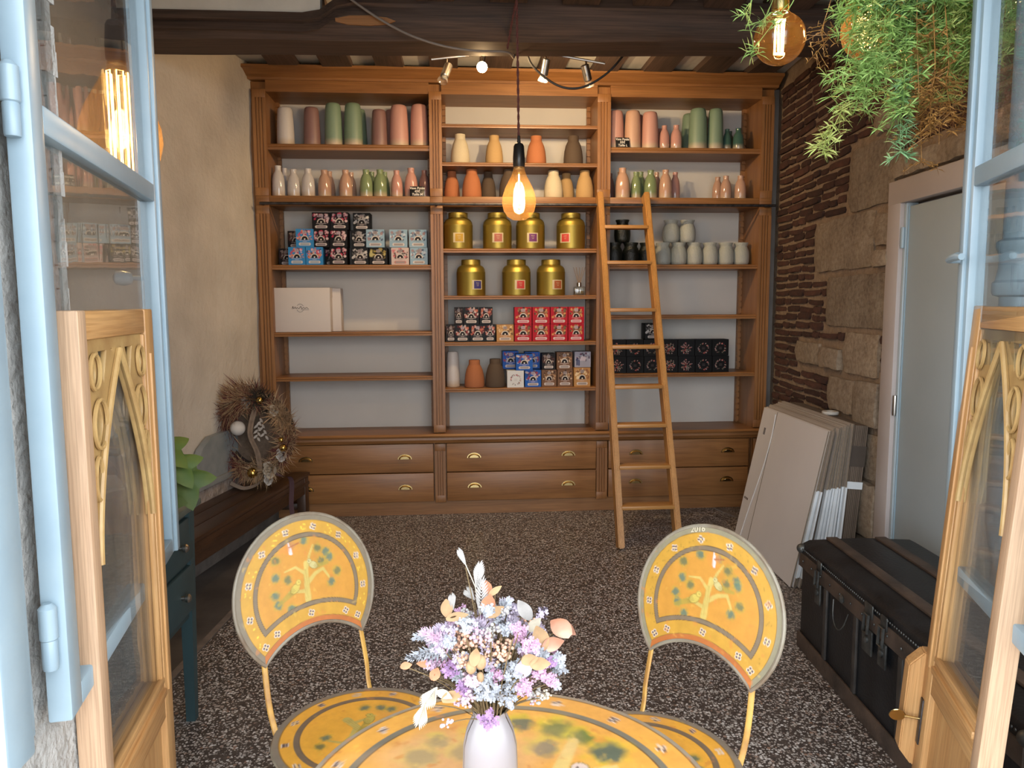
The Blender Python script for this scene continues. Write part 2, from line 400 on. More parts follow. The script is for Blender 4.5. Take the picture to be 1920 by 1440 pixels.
stones = [(1.13, 1.62, 1.835, 2.15), (1.40, 1.62, 2.16, 2.28), (1.63, 2.60, 1.925, 2.02), (.69, 1.44, 1.55, 1.83), (1.45, 1.62, 1.64, 1.80), (1.45, 1.62, 1.545, 1.63),
          (.89, 1.58, 1.255, 1.525), (.47, .84, 1.03, 1.16), (.85, 1.13, 1.028, 1.145), (1.14, 1.54, 1.02, 1.236), (.98, 1.31, .81, .995), (1.32, 1.58, .785, 1.008),
          (1.38, 1.60, .53, .76), (1.15, 1.37, .50, .78), (1.30, 1.60, .25, .52), (1.2, 1.6, .0, .24)]
for k, (a, b_, z0, z1) in enumerate(stones):
    rough_block(b_ - a - .012, z1 - z0 - .012, .022 + .012 * (k % 3), k + 1, .045, .008, .018).obj('stone', STONE, wall_right, (a + .006, 0, z0 + .006), smooth=60)
BRICK = mat('old_thin_brick', (.034, .016, .011), (.075, .030, .019), .95, ns=24, bump=.8, bs=70, bd=.008, vary=.38)
brick_meshes = []
for k in range(7):
    brick_meshes.append(rough_block(.1, .029, .016, 40 + k * 5, .016, .0055, .009).mesh('brick', BRICK, 60))
brick_px = [.1] * 7
count = 0
def free(a, b_, z):
    return [(s[0], s[1]) for s in stones if s[2] - .02 < z + .03 and s[3] + .0 > z and s[0] < b_ and s[1] > a]
z = .66; row = 0
while z < 2.78:
    wob = .010 * sin(z * 7); s0 = .03 + random.random() * .03; lim = 1.62 if z < 1.9 else 2.5
    while s0 < lim:
        L = random.choice((.10, .16, .20, .23, .25)) * random.uniform(.9, 1.1); e = min(s0 + L, lim)
        hit = [(x0, x1) for x0, x1 in free(s0, e, z)]
        if hit:
            x0 = min(h[0] for h in hit); x1 = max(h[1] for h in hit)
            if x0 - s0 > .05: e = x0 - .008
            else: s0 = x1 + .012; continue
        vis = not (z < .72 and s0 > .9)
        if e - s0 > .04 and vis and count < 300:
            me = brick_meshes[random.randrange(7)]
            o = put('brick', me, wall_right, (s0, 0, z + wob * (s0 - .5) + random.uniform(-.004, .003)), (random.uniform(-.05, .05), random.uniform(-.03, .03), random.uniform(-.02, .02)))
            o.scale = ((e - s0) / .1, random.uniform(.5, 1.5), random.uniform(.85, 1.32)); count += 1
        s0 = e + random.uniform(.010, .018)
    z += .0478; row += 1

# grey door in the right wall, its casing is trim
DOORG = mat('grey_blue_paint', (.40, .48, .53), (.37, .45, .50), .4, ns=2.5)
CASE = mat('grey_casing_paint', (.47, .425, .415), (.43, .385, .375), .55, ns=3)
trim = thing('trim_1', 'flat mauve grey casing around the grey door', None, (2.12, 4.95, 0), RA, None, 'structure')
B().box(1.60, 1.715, -.03, .05, 0, 1.918, None, .004).obj('casing_upright', CASE, trim)
B().box(2.49, 2.60, -.03, .05, 0, 1.918, None, .004).obj('casing_upright', CASE, trim)
B().box(1.60, 2.60, -.031, .05, 1.815, 1.919, None, .004).obj('casing_head', CASE, trim)
B().box(1.715, 1.735, -.012, .04, 0, 1.815, None, .003).obj('casing_bead', DOORG, trim)
B().box(1.6, 2.58, .06, .09, 0, 1.93).obj('leak_backing', CASE, trim)  # unseen backing panel added so no sky leaks around the door leaf
d3 = thing('door_3', 'plain grey blue painted door in the brick wall', None, (2.12, 4.95, 0), RA, None, 'structure')
B().box(1.737, 2.49, .0, .04, .01, 1.80, None, .004).obj('door_leaf', DOORG, d3)
for zz in (1.62, .88):
    B().lathe([(.008, 0), (.009, .01), (.009, .08), (.008, .09)], 10).obj('hinge', STEEL if zz < 1 else WHITE, d3, (1.728, -.02, zz))
B().box(1.738, 1.742, -.006, .0, .01, 1.80).obj('door_stop', WHITE, d3)

# ceiling: plaster, joists over both spans, big rough beam
ceiling = tag(B().box(-2.5, 3, .9, 3.75, 2.82, 3.0).box(-2.5, 3, 3.75, 5.4, 2.852, 3.0).obj('ceiling', PLASTER), 'white plaster ceiling between dark joists', None, None, 'structure')
def joist(x0, x1, y0, y1, z0, z1, seed):
    b = B(); n = 12; prof = []
    for k in range(n + 1):
        y = y0 + (y1 - y0) * k / n; j = [mnoise.noise(V((seed * 3 + q, y * 2, 0))) * .012 for q in range(4)]
        prof.append([b.b.verts.new(p) for p in ((x0 + j[0], y, z0 + j[2]), (x1 + j[1], y, z0 + j[3]), (x1 + j[1], y, z1), (x0 + j[0], y, z1))])
    for a, c in zip(prof, prof[1:]):
        for i in range(4): b.b.faces.new((a[i], a[(i + 1) % 4], c[(i + 1) % 4], c[i]))
    b.b.faces.new(prof[0][::-1]); b.b.faces.new(prof[-1])
    bmesh.ops.recalc_face_normals(b.b, faces=b.b.faces[:]); return b
k = 0
x = -1.62
for c in (-1.02, -.70, -.39, -.06, .27, .60, .93, 1.26, 1.59, 1.92, 2.25):
    if c > -.75 or c < -.95: joist(c - .085, c + .085, 3.80, 5.30, 2.815, 2.95, k).obj('joist', DARKWOOD['y'], ceiling, smooth=20); k += 1
joist(-.79, -.62, 3.80, 5.30, 2.815, 2.95, 91).obj('joist', DARKWOOD['y'], ceiling, smooth=20)
for c in (-1.72, -.40, -.08, .25, .58, .91, 1.24, 1.57, 1.90, 2.23):
    joist(c - .085, c + .085, 1.28, 3.70, 2.745, 2.9, k).obj('joist', DARKWOOD['y'], ceiling, smooth=20); k += 1
def beam():
    b = B(); n = 60; rings = []
    for k in range(n + 1):
        x = -1.75 + 4.6 * k / n; y0, y1, zb, zt = 3.60, 3.87, 2.585 + .012 * x, 2.700 + .085 * min(1, max(0, (x + .62) / .12))
        ch = .05
        pts = [(y0 + .01, zb + ch), (y0 + ch, zb + .008), (y1 - .04, zb), (y1, zb + .04), (y1, zt), (y0 + .02, zt), (y0 - .012, zt - .055), (y0 + .004, zt - .06), (y0 - .01, zt - .10)]
        ring = []
        for q, (y, z) in enumerate(pts):
            p = V((x * 1.3, q * .9, 0)); ring.append(b.b.verts.new((x, y + mnoise.noise(p) * .014, z + mnoise.noise(p + V((5, 5, 2))) * .012)))
        rings.append(ring)
    for a, c in zip(rings, rings[1:]):
        m = len(a)
        for i in range(m): b.b.faces.new((a[i], a[(i + 1) % m], c[(i + 1) % m], c[i]))
    b.b.faces.new(rings[0][::-1]); b.b.faces.new(rings[-1])
    bmesh.ops.recalc_face_normals(b.b, faces=b.b.faces[:]); return b
beam().obj('beam', DARKWOOD['x'], ceiling, smooth=40)
B().box(-1.75, -.60, 3.64, 3.70, 2.68, 2.84).obj('plaster_infill', PLASTER, ceiling)
b = B(); pts = []
for k in range(9):
    a = 2 * pi * k / 9; pts.append((-.40 + .13 * cos(a) * (1 + .2 * random.random()), 2.655 + .022 * sin(a)))
b.prism(pts, (3.592, 3.60)); b.obj('bare_wood_scar', wood('bare_wood', (.20, .085, .03), (.32, .15, .05), 'x'), ceiling)

# ------------------------------------------------------------------ bookcase (front plane y = 4.9)
bc = thing('bookcase', 'large built-in oak bookcase with three open bays above six drawers', 'bookcase', (.4, 5.0, 0))
def bobj(b, name, ax): return b.obj(name, OAK[ax] if isinstance(ax, str) else ax, bc, (-.4, -5.0, 0))
YF, YB = 4.9, 5.2
bays = ((-1.154, -.159), (-.081, .904), (.988, 1.972))
def fluted(x0, x1, z0, z1, flutes=3):
    b = B(); w = x1 - x0; g = w * .055; d = .009
    pts = [(x0, YF + .02), (x0, YF - .012)]
    for k in range(flutes):
        c = x0 + w * (.28 + .22 * k); pts += [(c - g, YF - .012), (c - g * .5, YF - .012 + d), (c + g * .5, YF - .012 + d), (c + g, YF - .012)]
    pts += [(x1, YF - .012), (x1, YF + .02)]
    e = min(.05, (z1 - z0) * .12)
    b.prism(pts, (z0 + e, z1 - e), 'z'); b.box(x0, x1, YF - .012, YF + .02, z0, z0 + e, None, .002); b.box(x0, x1, YF - .012, YF + .02, z1 - e, z1, None, .002)
    return b
for x0, x1 in ((-1.235, -1.154), (-.159, -.081), (.904, .988), (1.972, 2.053)):
    bobj(fluted(x0, x1, 2.06, 2.70), 'pilaster', 'z'); bobj(fluted(x0, x1, .555, 2.0), 'pilaster', 'z'); bobj(fluted(x0 + .004, x1 - .004, .09, .48), 'pilaster', 'z')
    bobj(B().box(x0, x1, YF - .008, YF + .02, 2.0, 2.062, None, .002), 'pilaster_block', 'x')
for x0, x1 in ((-1.26, -1.154), (-.159, -.081), (.904, .988), (1.972, 2.06)):
    bobj(B().box(x0, x1, YF + .02, YB + .02, .09, 2.75), 'side_panel', 'z')
bobj(B().box(2.06, 2.147, 4.99, 5.03, 0, 2.77), 'filler_board', mat('grey_filler_paint', (.20, .18, .165), None, .7))
bobj(B().box(-1.30, -1.235, 4.93, 4.97, 0, 2.77), 'filler_board', 'z')
for x0, x1 in bays:
    bobj(B().box(x0, x1, YB, YB + .02, .5, 2.72), 'back_panel', BACKP)
    for sx in (x0, x1 - .022):      # notched shelf supports in the back corners
        b = B(); z = .56
        b.box(sx, sx + .022, YB - .028, YB - .006, .55, 2.70)
        while z < 2.68:
            b.prism([(YB - .042, z), (YB - .028, z), (YB - .028, z + .022), (YB - .042, z + .030)], (sx, sx + .022), 'x'); z += .042
        bobj(b, 'notched_strip', 'z')
def shelf(x0, x1, z, t=.026):
    b = B(); r = t / 2
    pts = [(YB, z - t), (YB, z), (YF + .006, z), (YF, z - r * .4), (YF, z - r * .75), (YF + .004, z - r), (YF + .001, z - r * 1.2), (YF + .002, z - t)]
    b.prism(pts, (x0, x1), 'x'); bobj(b, 'shelf', 'x')
S1, SM, M2, S3, M4, M5, M6, M7, T5, S4, CT = 2.377, 2.062, 2.275, 1.636, 1.738, 1.439, 1.141, .84, .925, 1.211, .549
for z, bay, t in ((S1, 0, .036), (S3, 0, .03), (S4, 0, .026), (T5, 0, .026), (2.509, 1, .022), (M2, 1, .024), (M4, 1, .026), (M5, 1, .024), (M6, 1, .024), (M7, 1, .024),
                  (S1, 2, .034), (S3, 2, .028), (1.307, 2, .026), (T5, 2, .026)):
    shelf(*bays[bay], z, t)
for x0, x1 in bays: bobj(B().box(x0, x1, YF - .004, YB, 2.002, SM, None, .003), 'fixed_shelf', 'x')
for x0, x1 in bays: bobj(B().box(x0, x1, YF - .002, YB + .02, 2.686, 2.762), 'frieze', 'x')
b = B(); b.prism([(5.22, 2.755), (YF - .012, 2.755), (YF - .02, 2.768), (YF - .03, 2.771), (YF - .05, 2.782), (YF - .075, 2.797), (YF - .10, 2.803), (YF - .10, 2.82), (5.22, 2.82)], (-1.27, 2.075), 'x'); bobj(b, 'cornice', 'x')
bobj(B().prism([(YB + .02, CT), (YF - .035, CT), (YF - .045, CT - .012), (YF - .040, CT - .022), (YF - .028, CT - .026), (YF - .032, CT - .040), (YF - .018, CT - .062), (YB + .02, CT - .062)], (-1.24, 2.06), 'x'), 'counter', 'x')
bobj(B().box(-1.2, 2.04, YF + .03, YB, 0, .10), 'plinth', 'x')
bobj(B().box(-1.2, 2.04, YF + .04, YF + .06, .09, .49), 'drawer_carcass', 'x')
def drawer(x0, x1, z0, z1):
    d = bobj(B().box(x0, x1, YF - .012, YF + .03, z0, z1, None, .004), 'drawer', 'x'); return d
def cup_pull(par, x, z):
    b = B(); n = 12; m = 6; vs = []
    for j in range(m + 1):
        for i in range(n + 1):
            a = pi * i / n; e = (pi / 2) * j / m; r = .040
            vs.append(b.b.verts.new((r * cos(a) * (cos(e) * .25 + .75), -.026 * sin(e) * (sin(a) ** .6 + .15) * .9, r * .72 * sin(a) * (1 - .18 * sin(e)))))
    for j in range(m):
        for i in range(n): b.b.faces.new([vs[j * (n + 1) + i], vs[j * (n + 1) + i + 1], vs[(j + 1) * (n + 1) + i + 1], vs[(j + 1) * (n + 1) + i]])
    b.prism([(.046 * cos(pi * i / 14), .034 * sin(pi * i / 14)) for i in range(15)], (-.003, 0))
    o = b.obj('cup_pull', BRASS, par, (x, 4.887, z - .016)); return o
cups = {0: ((-.983, .394), (-.349, .399), (-.982, .198), (-.349, .198)), 1: ((.101, .401), (.723, .403), (.103, .202), (.724, .203)), 2: ((1.177, .402), (1.80, .405), (1.175, .207), (1.798, .208))}
for bi, (x0, x1) in enumerate(((-1.15, -.164), (-.078, .916), (.992, 1.945))):
    for zi, (z0, z1) in enumerate(((.294, .482), (.098, .288))):
        d = drawer(x0, x1, z0, z1)
        for x, z in cups[bi][zi * 2:zi * 2 + 2]: cup_pull(d, x, z)
b = B(); b.tube([(-1.2, 4.845, 2.008), (2.06, 4.845, 2.008)], .009, 10)
rail = bobj(b, 'ladder_rail', IRON)
for x in (-1.19, -.12, .946, 2.01): bobj(B().tube([(x, 4.845, 2.008), (x, 4.9, 2.008)], .008, 8), 'rail_bracket', IRON)

# ladder hooked over the rail
ld = thing('library_ladder', 'wooden library ladder leaning against the bookcase rail', 'ladder', (1.07, 4.12, 0))
TOP = V((0, .735, 2.075)); tl = TOP.length; lean = atan2(TOP.y, TOP.z)
LM = Matrix.Rotation(-lean, 4, 'X')
def rail_piece(x0, x1):
    b = B(); w = .036
    vs = []
    for z, xc in ((0, x0), (tl, x1)):
        vs += [(xc - w / 2, -.042, z), (xc + w / 2, -.042, z), (xc + w / 2, .042, z), (xc - w / 2, .042, z)]
    v = [b.b.verts.new(p) for p in vs]
    for q in ((3, 2, 1, 0), (4, 5, 6, 7), (0, 1, 5, 4), (1, 2, 6, 5), (2, 3, 7, 6), (3, 0, 4, 7)): b.b.faces.new([v[i] for i in q])
    bmesh.ops.bevel(b.b, geom=b.b.edges[:], offset=.006, segments=2, affect='EDGES')
    bmesh.ops.transform(b.b, matrix=LM, verts=b.b.verts[:]); return b
rail_piece(-.160, -.158).obj('rail', LADDER['z'], ld); rail_piece(.175, .138).obj('rail', LADDER['z'], ld)
for z in (.225, .443, .672, .892, 1.124, 1.345, 1.636, 1.86):
    t = z / TOP.z; y = TOP.y * t; a = -.160 + .002 * t; c = .175 - .037 * t
    B().box(a + .012, c - .012, y - .05, y + .045, z - .011, z + .011, None, .004).obj('tread', LADDER['x'], ld)
for x in (-.158, .138):
    B().tube([(x, .715, 2.0), (x, .72, 2.02), (x, .728, 2.03), (x, .74, 2.02), (x, .745, 1.98)], .006, 8).obj('hook', IRON, ld)

# ------------------------------------------------------------------ vases, jars, tins on the shelves
def glaze(name, c, base, split, rough, spec=.5, soft=.02, rim=None):
    t = NT(name); tc = t.n('ShaderNodeTexCoord'); sp = t.n('ShaderNodeSeparateXYZ'); t.l(tc.outputs['Object'], sp.inputs[0])
    zz = t.math('ADD', sp.outputs[2], t.math('MULTIPLY', t.noise(t.coords(), 30, 3), .006))
    col = t.ramp(zz, [(max(split - soft, 0), base), (split + soft, c)]) if split else c
    if split: col = t.mix(t.math('MULTIPLY', t.noise(t.coords(), 90, 3), .12), col, (.15, .11, .09))
    else: col = t.mix(t.math('MULTIPLY', t.noise(t.coords(), 160, 3), .35), c, tuple(x * .55 for x in c))
    t.bsdf(t.vary(col, .05), rough, 0, t.bump(t.noise(t.coords(), 180, 2), .06, .001)); return t.m
CER = {'white': (.56, .52, .50), 'mauve': (.22, .115, .105), 'green': (.17, .25, .17), 'leaf': (.20, .26, .13), 'rose': (.50, .26, .215), 'peach': (.50, .30, .21), 'teal': (.045, .11, .09)}
SAND = (.50, .38, .27)
GT = {k: glaze('satin_glaze_' + k, v, SAND if k != 'mauve' else (.27, .15, .12), .032, .48) for k, v in CER.items()}
GB = {k: glaze('gloss_glaze_' + k, v, SAND, .026 if k != 'mauve' else .004, .12) for k, v in CER.items()}
CLAY = {'cream': (.55, .47, .33), 'tan': (.44, .28, .12), 'terracotta': (.40, .14, .055), 'brown': (.085, .055, .035)}
GJ = {k: glaze('raw_clay_' + k, v, v, 0, .85) for k, v in CLAY.items()}
GK = {'black': mat('black_textured_glass', (.004, .006, .004), (.008, .010, .007), .35, bump=.8, bs=150, bd=.004), 'grey': mat('frosted_grey_glass', (.34, .35, .31), (.40, .40, .36), .45, bump=.8, bs=150, bd=.004)}
ADJ = {'white': 'white', 'mauve': 'mauve', 'green': 'sage green', 'leaf': 'leaf green', 'rose': 'rose pink', 'peach': 'peach', 'teal': 'dark teal', 'cream': 'cream', 'tan': 'tan', 'terracotta': 'terracotta', 'brown': 'dark brown', 'black': 'black', 'grey': 'grey'}
def scaled(prof, w, h): return [(r * w / 2, z * h) for r, z in prof]
P_TALL = [(.80, 0), (.97, .008), (1, .03), (.985, .3), (.93, .65), (.86, .9), (.80, .965), (.72, .99), (.60, 1), (.52, .985), (.5, .9), (.5, .3), (.3, .05)]
P_BOT = [(.8, 0), (.96, .01), (1, .04), (.985, .35), (.93, .55), (.80, .70), (.60, .80), (.50, .835), (.48, .86), (.49, .95), (.52, .985), (.5, 1), (.42, .995), (.38, .9), (.38, .8)]
P_JUG = [(.82, 0), (.96, .012), (1, .05), (.985, .25), (.91, .48), (.79, .66), (.64, .78), (.57, .815), (.555, .85), (.555, .985), (.53, 1), (.47, .995), (.45, .9), (.45, .7)]
P_JAR = [(.7, 0), (.85, .015), (.95, .14), (1, .36), (.98, .54), (.89, .68), (.76, .79), (.72, .83), (.74, .88), (.87, .98), (.86, 1), (.80, .99), (.68, .86), (.75, .6)]
KIND = {'tall': ('tall_vase', P_TALL, 'tall tapered {} vase', 'vase'), 'bottle': ('bottle_vase', P_BOT, 'small glossy {} bottle vase', 'vase'),
        'jug': ('clay_vase', P_JUG, '{} clay vase', 'vase'), 'jar': ('ribbed_jar', P_JAR, '{} patterned glass jar', 'jar')}
ORD = ['first', 'second', 'third', 'fourth', 'fifth', 'sixth', 'seventh', 'eighth', 'ninth', 'tenth', 'eleventh', 'twelfth', 'thirteenth', 'fourteenth', 'fifteenth']
def cut(prof, n):  # drop nothing: profiles are short
    return prof
def place_row(items, where, group):
    front = sorted([i for i in items if i[3] < 5.045], key=lambda i: (i[2])); back = sorted([i for i in items if i[3] >= 5.045], key=lambda i: i[2])
    for lst, extra in ((front, ''), (back, 'back row ')):
        for k, (kind, col, x, y, z, w, h) in enumerate(lst):
            nm, prof, d, cat = KIND[kind]
            m = {'tall': GT, 'bottle': GB, 'jug': GJ, 'jar': GK}[kind][col]
            o = B().lathe(scaled(prof, w, h), 28).obj(nm, m, None, (x, y, z + .0005))
            o.rotation_euler.z = random.random() * 6
            tag(o, f"{d.format(ADJ[col])}, {'back row ' if extra else ''}{ORD[k]} from left, {where}", cat, group)
place_row([('tall','white',-1.06,4.99,S1,.108,.236),('tall','mauve',-.896,4.99,S1,.105,.238),('tall','green',-.762,4.99,S1,.112,.265),('tall','green',-.639,4.99,S1,.116,.266),('tall','green',-.620,5.12,S1,.105,.263),
    ('tall','mauve',-.476,4.99,S1,.1,.23),('tall','rose',-.405,5.12,S1,.101,.261),('tall','rose',-.351,4.99,S1,.119,.259),('tall','rose',-.224,4.99,S1,.115,.264)], "left bay's top shelf", 'tall vases on the top shelves')
place_row([('bottle','white',-1.111,4.97,SM,.080,.192),('bottle','white',-1.10,5.1,SM,.071,.2),('bottle','white',-1.02,4.99,SM,.082,.174),('bottle','white',-.93,4.99,SM,.085,.179),('bottle','peach',-.828,4.99,SM,.082,.171),
    ('bottle','peach',-.815,5.1,SM,.073,.181),('bottle','peach',-.695,4.99,SM,.082,.172),('bottle','peach',-.676,5.1,SM,.069,.176),('bottle','leaf',-.566,4.99,SM,.084,.176),('bottle','leaf',-.542,5.1,SM,.066,.181),
    ('bottle','leaf',-.478,4.99,SM,.086,.177),('bottle','leaf',-.458,5.1,SM,.064,.181),('bottle','rose',-.373,4.99,SM,.076,.172),('bottle','rose',-.282,5.0,SM,.085,.189),('bottle','mauve',-.198,5.0,SM,.072,.176)],
    "left bay's second shelf", 'bottle vases on the second shelves')
place_row([('jug','cream',.034,4.99,M2,.121,.187),('jug','tan',.252,4.99,M2,.114,.181),('jug','terracotta',.523,4.99,M2,.129,.181),('jug','brown',.764,4.99,M2,.126,.184)], "middle bay's second shelf", 'clay vases in the middle bay')
place_row([('jug','terracotta',-.022,5.08,SM,.103,.184),('jug','terracotta',.106,4.99,SM,.127,.183),('jug','brown',.216,5.08,SM,.102,.181),('jug','brown',.344,4.99,SM,.126,.183),('jug','cream',.635,4.99,SM,.124,.178),
    ('jug','tan',.732,5.08,SM,.104,.176),('jug','tan',.84,4.99,SM,.115,.18)], "middle bay's third shelf", 'clay vases in the middle bay')
place_row([('tall','rose',1.044,5.0,S1,.104,.246),('tall','peach',1.152,4.99,S1,.108,.245),('tall','rose',1.209,5.12,S1,.103,.251),('tall','rose',1.266,4.99,S1,.11,.238),('tall','green',1.566,5.12,S1,.104,.262),
    ('tall','green',1.584,4.99,S1,.12,.264),('tall','green',1.701,4.99,S1,.103,.264),('bottle','rose',1.36,5.1,S1,.073,.16),('bottle','rose',1.362,4.99,S1,.068,.155),('bottle','rose',1.44,4.99,S1,.075,.158),
    ('bottle','teal',1.784,5.0,S1,.057,.14),('bottle','teal',1.845,5.12,S1,.061,.153),('bottle','teal',1.856,4.99,S1,.074,.143)], "right bay's top shelf", 'tall vases on the top shelves')
place_row([('bottle','mauve',1.03,5.1,SM,.056,.182),('bottle','peach',1.095,5.1,SM,.06,.193),('bottle','peach',1.085,4.97,SM,.095,.195),('bottle','leaf',1.18,5.0,SM,.067,.176),('bottle','leaf',1.235,5.1,SM,.075,.194),
    ('bottle','leaf',1.275,4.99,SM,.085,.186),('bottle','peach',1.345,5.1,SM,.06,.192),('bottle','peach',1.372,4.98,SM,.085,.188),('bottle','rose',1.459,5.06,SM,.067,.186),('bottle','peach',1.762,5.1,SM,.07,.164),
    ('bottle','peach',1.78,4.99,SM,.071,.154),('bottle','peach',1.878,4.99,SM,.076,.156)], "right bay's second shelf", 'bottle vases on the second shelves')
place_row([('jug','terracotta',.111,4.98,M7,.132,.18),('jug','brown',.248,4.98,M7,.132,.186)], "middle bay's lowest shelf", 'clay vases in the middle bay')
o = B().lathe(scaled(P_TALL, .088, .235), 28).obj('tall_vase', GT['white'], None, (-.030, 5.02, M7)); tag(o, 'plain white cylinder vase in the corner of the lowest middle shelf', 'vase')
JZ = .148
def jar(col, x, z, w, lab):
    b = B(); n = 32; rings = []
    pr = scaled(P_JAR, w, JZ)
    fine = []
    for (r0, z0), (r1, z1) in zip(pr, pr[1:]):
        st = 6 if abs(z1 - z0) > .02 else 1
        fine += [(r0 + (r1 - r0) * q / st, z0 + (z1 - z0) * q / st) for q in range(st)]
    fine.append(pr[-1])
    for j, (r, z_) in enumerate(fine):
        ring = []
        for i in range(n):
            rel = (.0012 if (i + j) % 2 == 0 else -.0012) if .01 < z_ < JZ * .7 and j < len(fine) - 8 else 0
            ring.append(b.b.verts.new(((r + rel) * cos(2 * pi * i / n), (r + rel) * sin(2 * pi * i / n), z_)))
        rings.append(ring)
    for a, c in zip(rings, rings[1:]):
        for i in range(n): b.b.faces.new((a[i], a[(i + 1) % n], c[(i + 1) % n], c[i]))
    b.b.faces.new(rings[0][::-1])
    o = b.obj('ribbed_jar', GK[col], None, (x, 5.02, z), smooth=70); tag(o, lab, 'jar', col + ' jars stacked in the right bay')
for k, x in enumerate((1.046, 1.156, 1.262)): jar('black', x, S3, .110 if k != 1 else .116, f'black patterned glass jar, {ORD[k]} of the lower black row beside the ladder')
jar('black', 1.098, S3 + JZ, .106, 'black patterned glass jar standing on top of the lower black jars')
for k, x in enumerate((1.372, 1.478, 1.585, 1.692, 1.80, 1.905)): jar('grey', x, S3, .110, f'frosted grey glass jar, {ORD[k]} of the lower grey row from the ladder')
for k, x in enumerate((1.425, 1.535)): jar('grey', x, S3 + JZ, .112, f'frosted grey glass jar on the upper row, {"close behind the ladder" if k == 0 else "farther from the ladder"}')

TIN = mat('gold_lacquered_tin', (.42, .31, .065), (.46, .34, .075), .42, .85, ns=2)
P_TIN = [(.93, 0), (.985, .01), (1, .03), (1, .63), (1.005, .635), (1.005, .655), (.995, .66), (.96, .74), (.86, .805), (.72, .84), (.64, .85), (.64, .86)]
def lc(rgb): return mat('label_' + '_'.join(map(str, rgb)), lin(rgb), None, .6)
LABC = {'yellow': (190, 150, 45), 'pink': (175, 100, 85), 'purple': (110, 45, 110), 'red': (195, 60, 55), 'blue': (55, 50, 120), 'brick': (165, 85, 45)}
LIGHTL = mat('pale_label_border', (.60, .50, .32), None, .6)
def curved(r, a0, a1, z0, z1, n=8):
    b = B(); lo = [b.b.verts.new((r * sin(a0 + (a1 - a0) * i / n), -r * cos(a0 + (a1 - a0) * i / n), z0)) for i in range(n + 1)]
    hi = [b.b.verts.new((r * sin(a0 + (a1 - a0) * i / n), -r * cos(a0 + (a1 - a0) * i / n), z1)) for i in range(n + 1)]
    for i in range(n): b.b.faces.new((lo[i], lo[i + 1], hi[i + 1], hi[i]))
    return b
def tin(col, x, z, shift, where):
    t = thing('tea_tin', f'gold tea tin with {col} label, {where}', 'tin', (x, 5.0, z), 0, 'gold tea tins in the middle bay')
    w, h = .187, .233; r = w / 2
    B().lathe(scaled(P_TIN, w, h), 40).obj('body', TIN, t)
    B().lathe([(r * .66, h * .85), (r * .67, h * .855), (r * .67, h * .985), (r * .64, h), (r * .1, h)], 36).obj('lid', TIN, t)
    curved(r + .0006, shift - .40, shift + .36, h * .17, h * .43).obj('label_border', LIGHTL, t)
    curved(r + .0012, shift - .26, shift + .28, h * .195, h * .405).obj('label', lc(LABC[col]), t)
    for q in range(3): curved(r + .0016, shift - .12 + .03 * q, shift + .12 - .02 * q, h * (.35 - .04 * q), h * (.358 - .04 * q)).obj('print_line', LIGHTL, t)
for (col, x, sh), wh in zip((('yellow', .015, .05), ('pink', .269, 0), ('purple', .485, .08), ('red', .751, -.55)), ('nearest the left bay', 'second along', 'third along', 'next to the ladder')): tin(col, x, M4, sh, 'upper row, ' + wh)
for (col, x, sh), wh in zip((('blue', .095, .45), ('red', .392, .22), ('brick', .62, .38)), ('farthest from the reed diffuser', 'between the other two', 'beside the reed diffuser')): tin(col, x, M5, sh, 'lower row, ' + wh)

df = thing('reed_diffuser', 'small square glass reed diffuser with wooden sticks beside gold tins', 'diffuser', (.808, 5.0, M5))
B().box(-.036, .036, -.036, .036, .001, .058, None, .006).obj('bottle', glass('clear_bottle_glass', (.85, .88, .86), 0, 1.4, 0, .06, .04), df)
B().box(-.031, .031, -.031, .031, .006, .03, None, .004).obj('perfume', glass('perfume_liquid', (.75, .62, .38), 0, .5), df)
B().lathe([(.013, .058), (.015, .06), (.015, .083), (.008, .085)], 16).obj('cap', STEEL, df)
for a, t_ in ((-.5, .1), (-.3, -.2), (.05, .25), (.3, -.1), (.55, .15)):
    B().tube([(a * .01, 0, .08), (a * .075, t_ * .05, .185)], .0016, 6).obj('reed', mat('reed', (.30, .18, .09), None, .8), df)

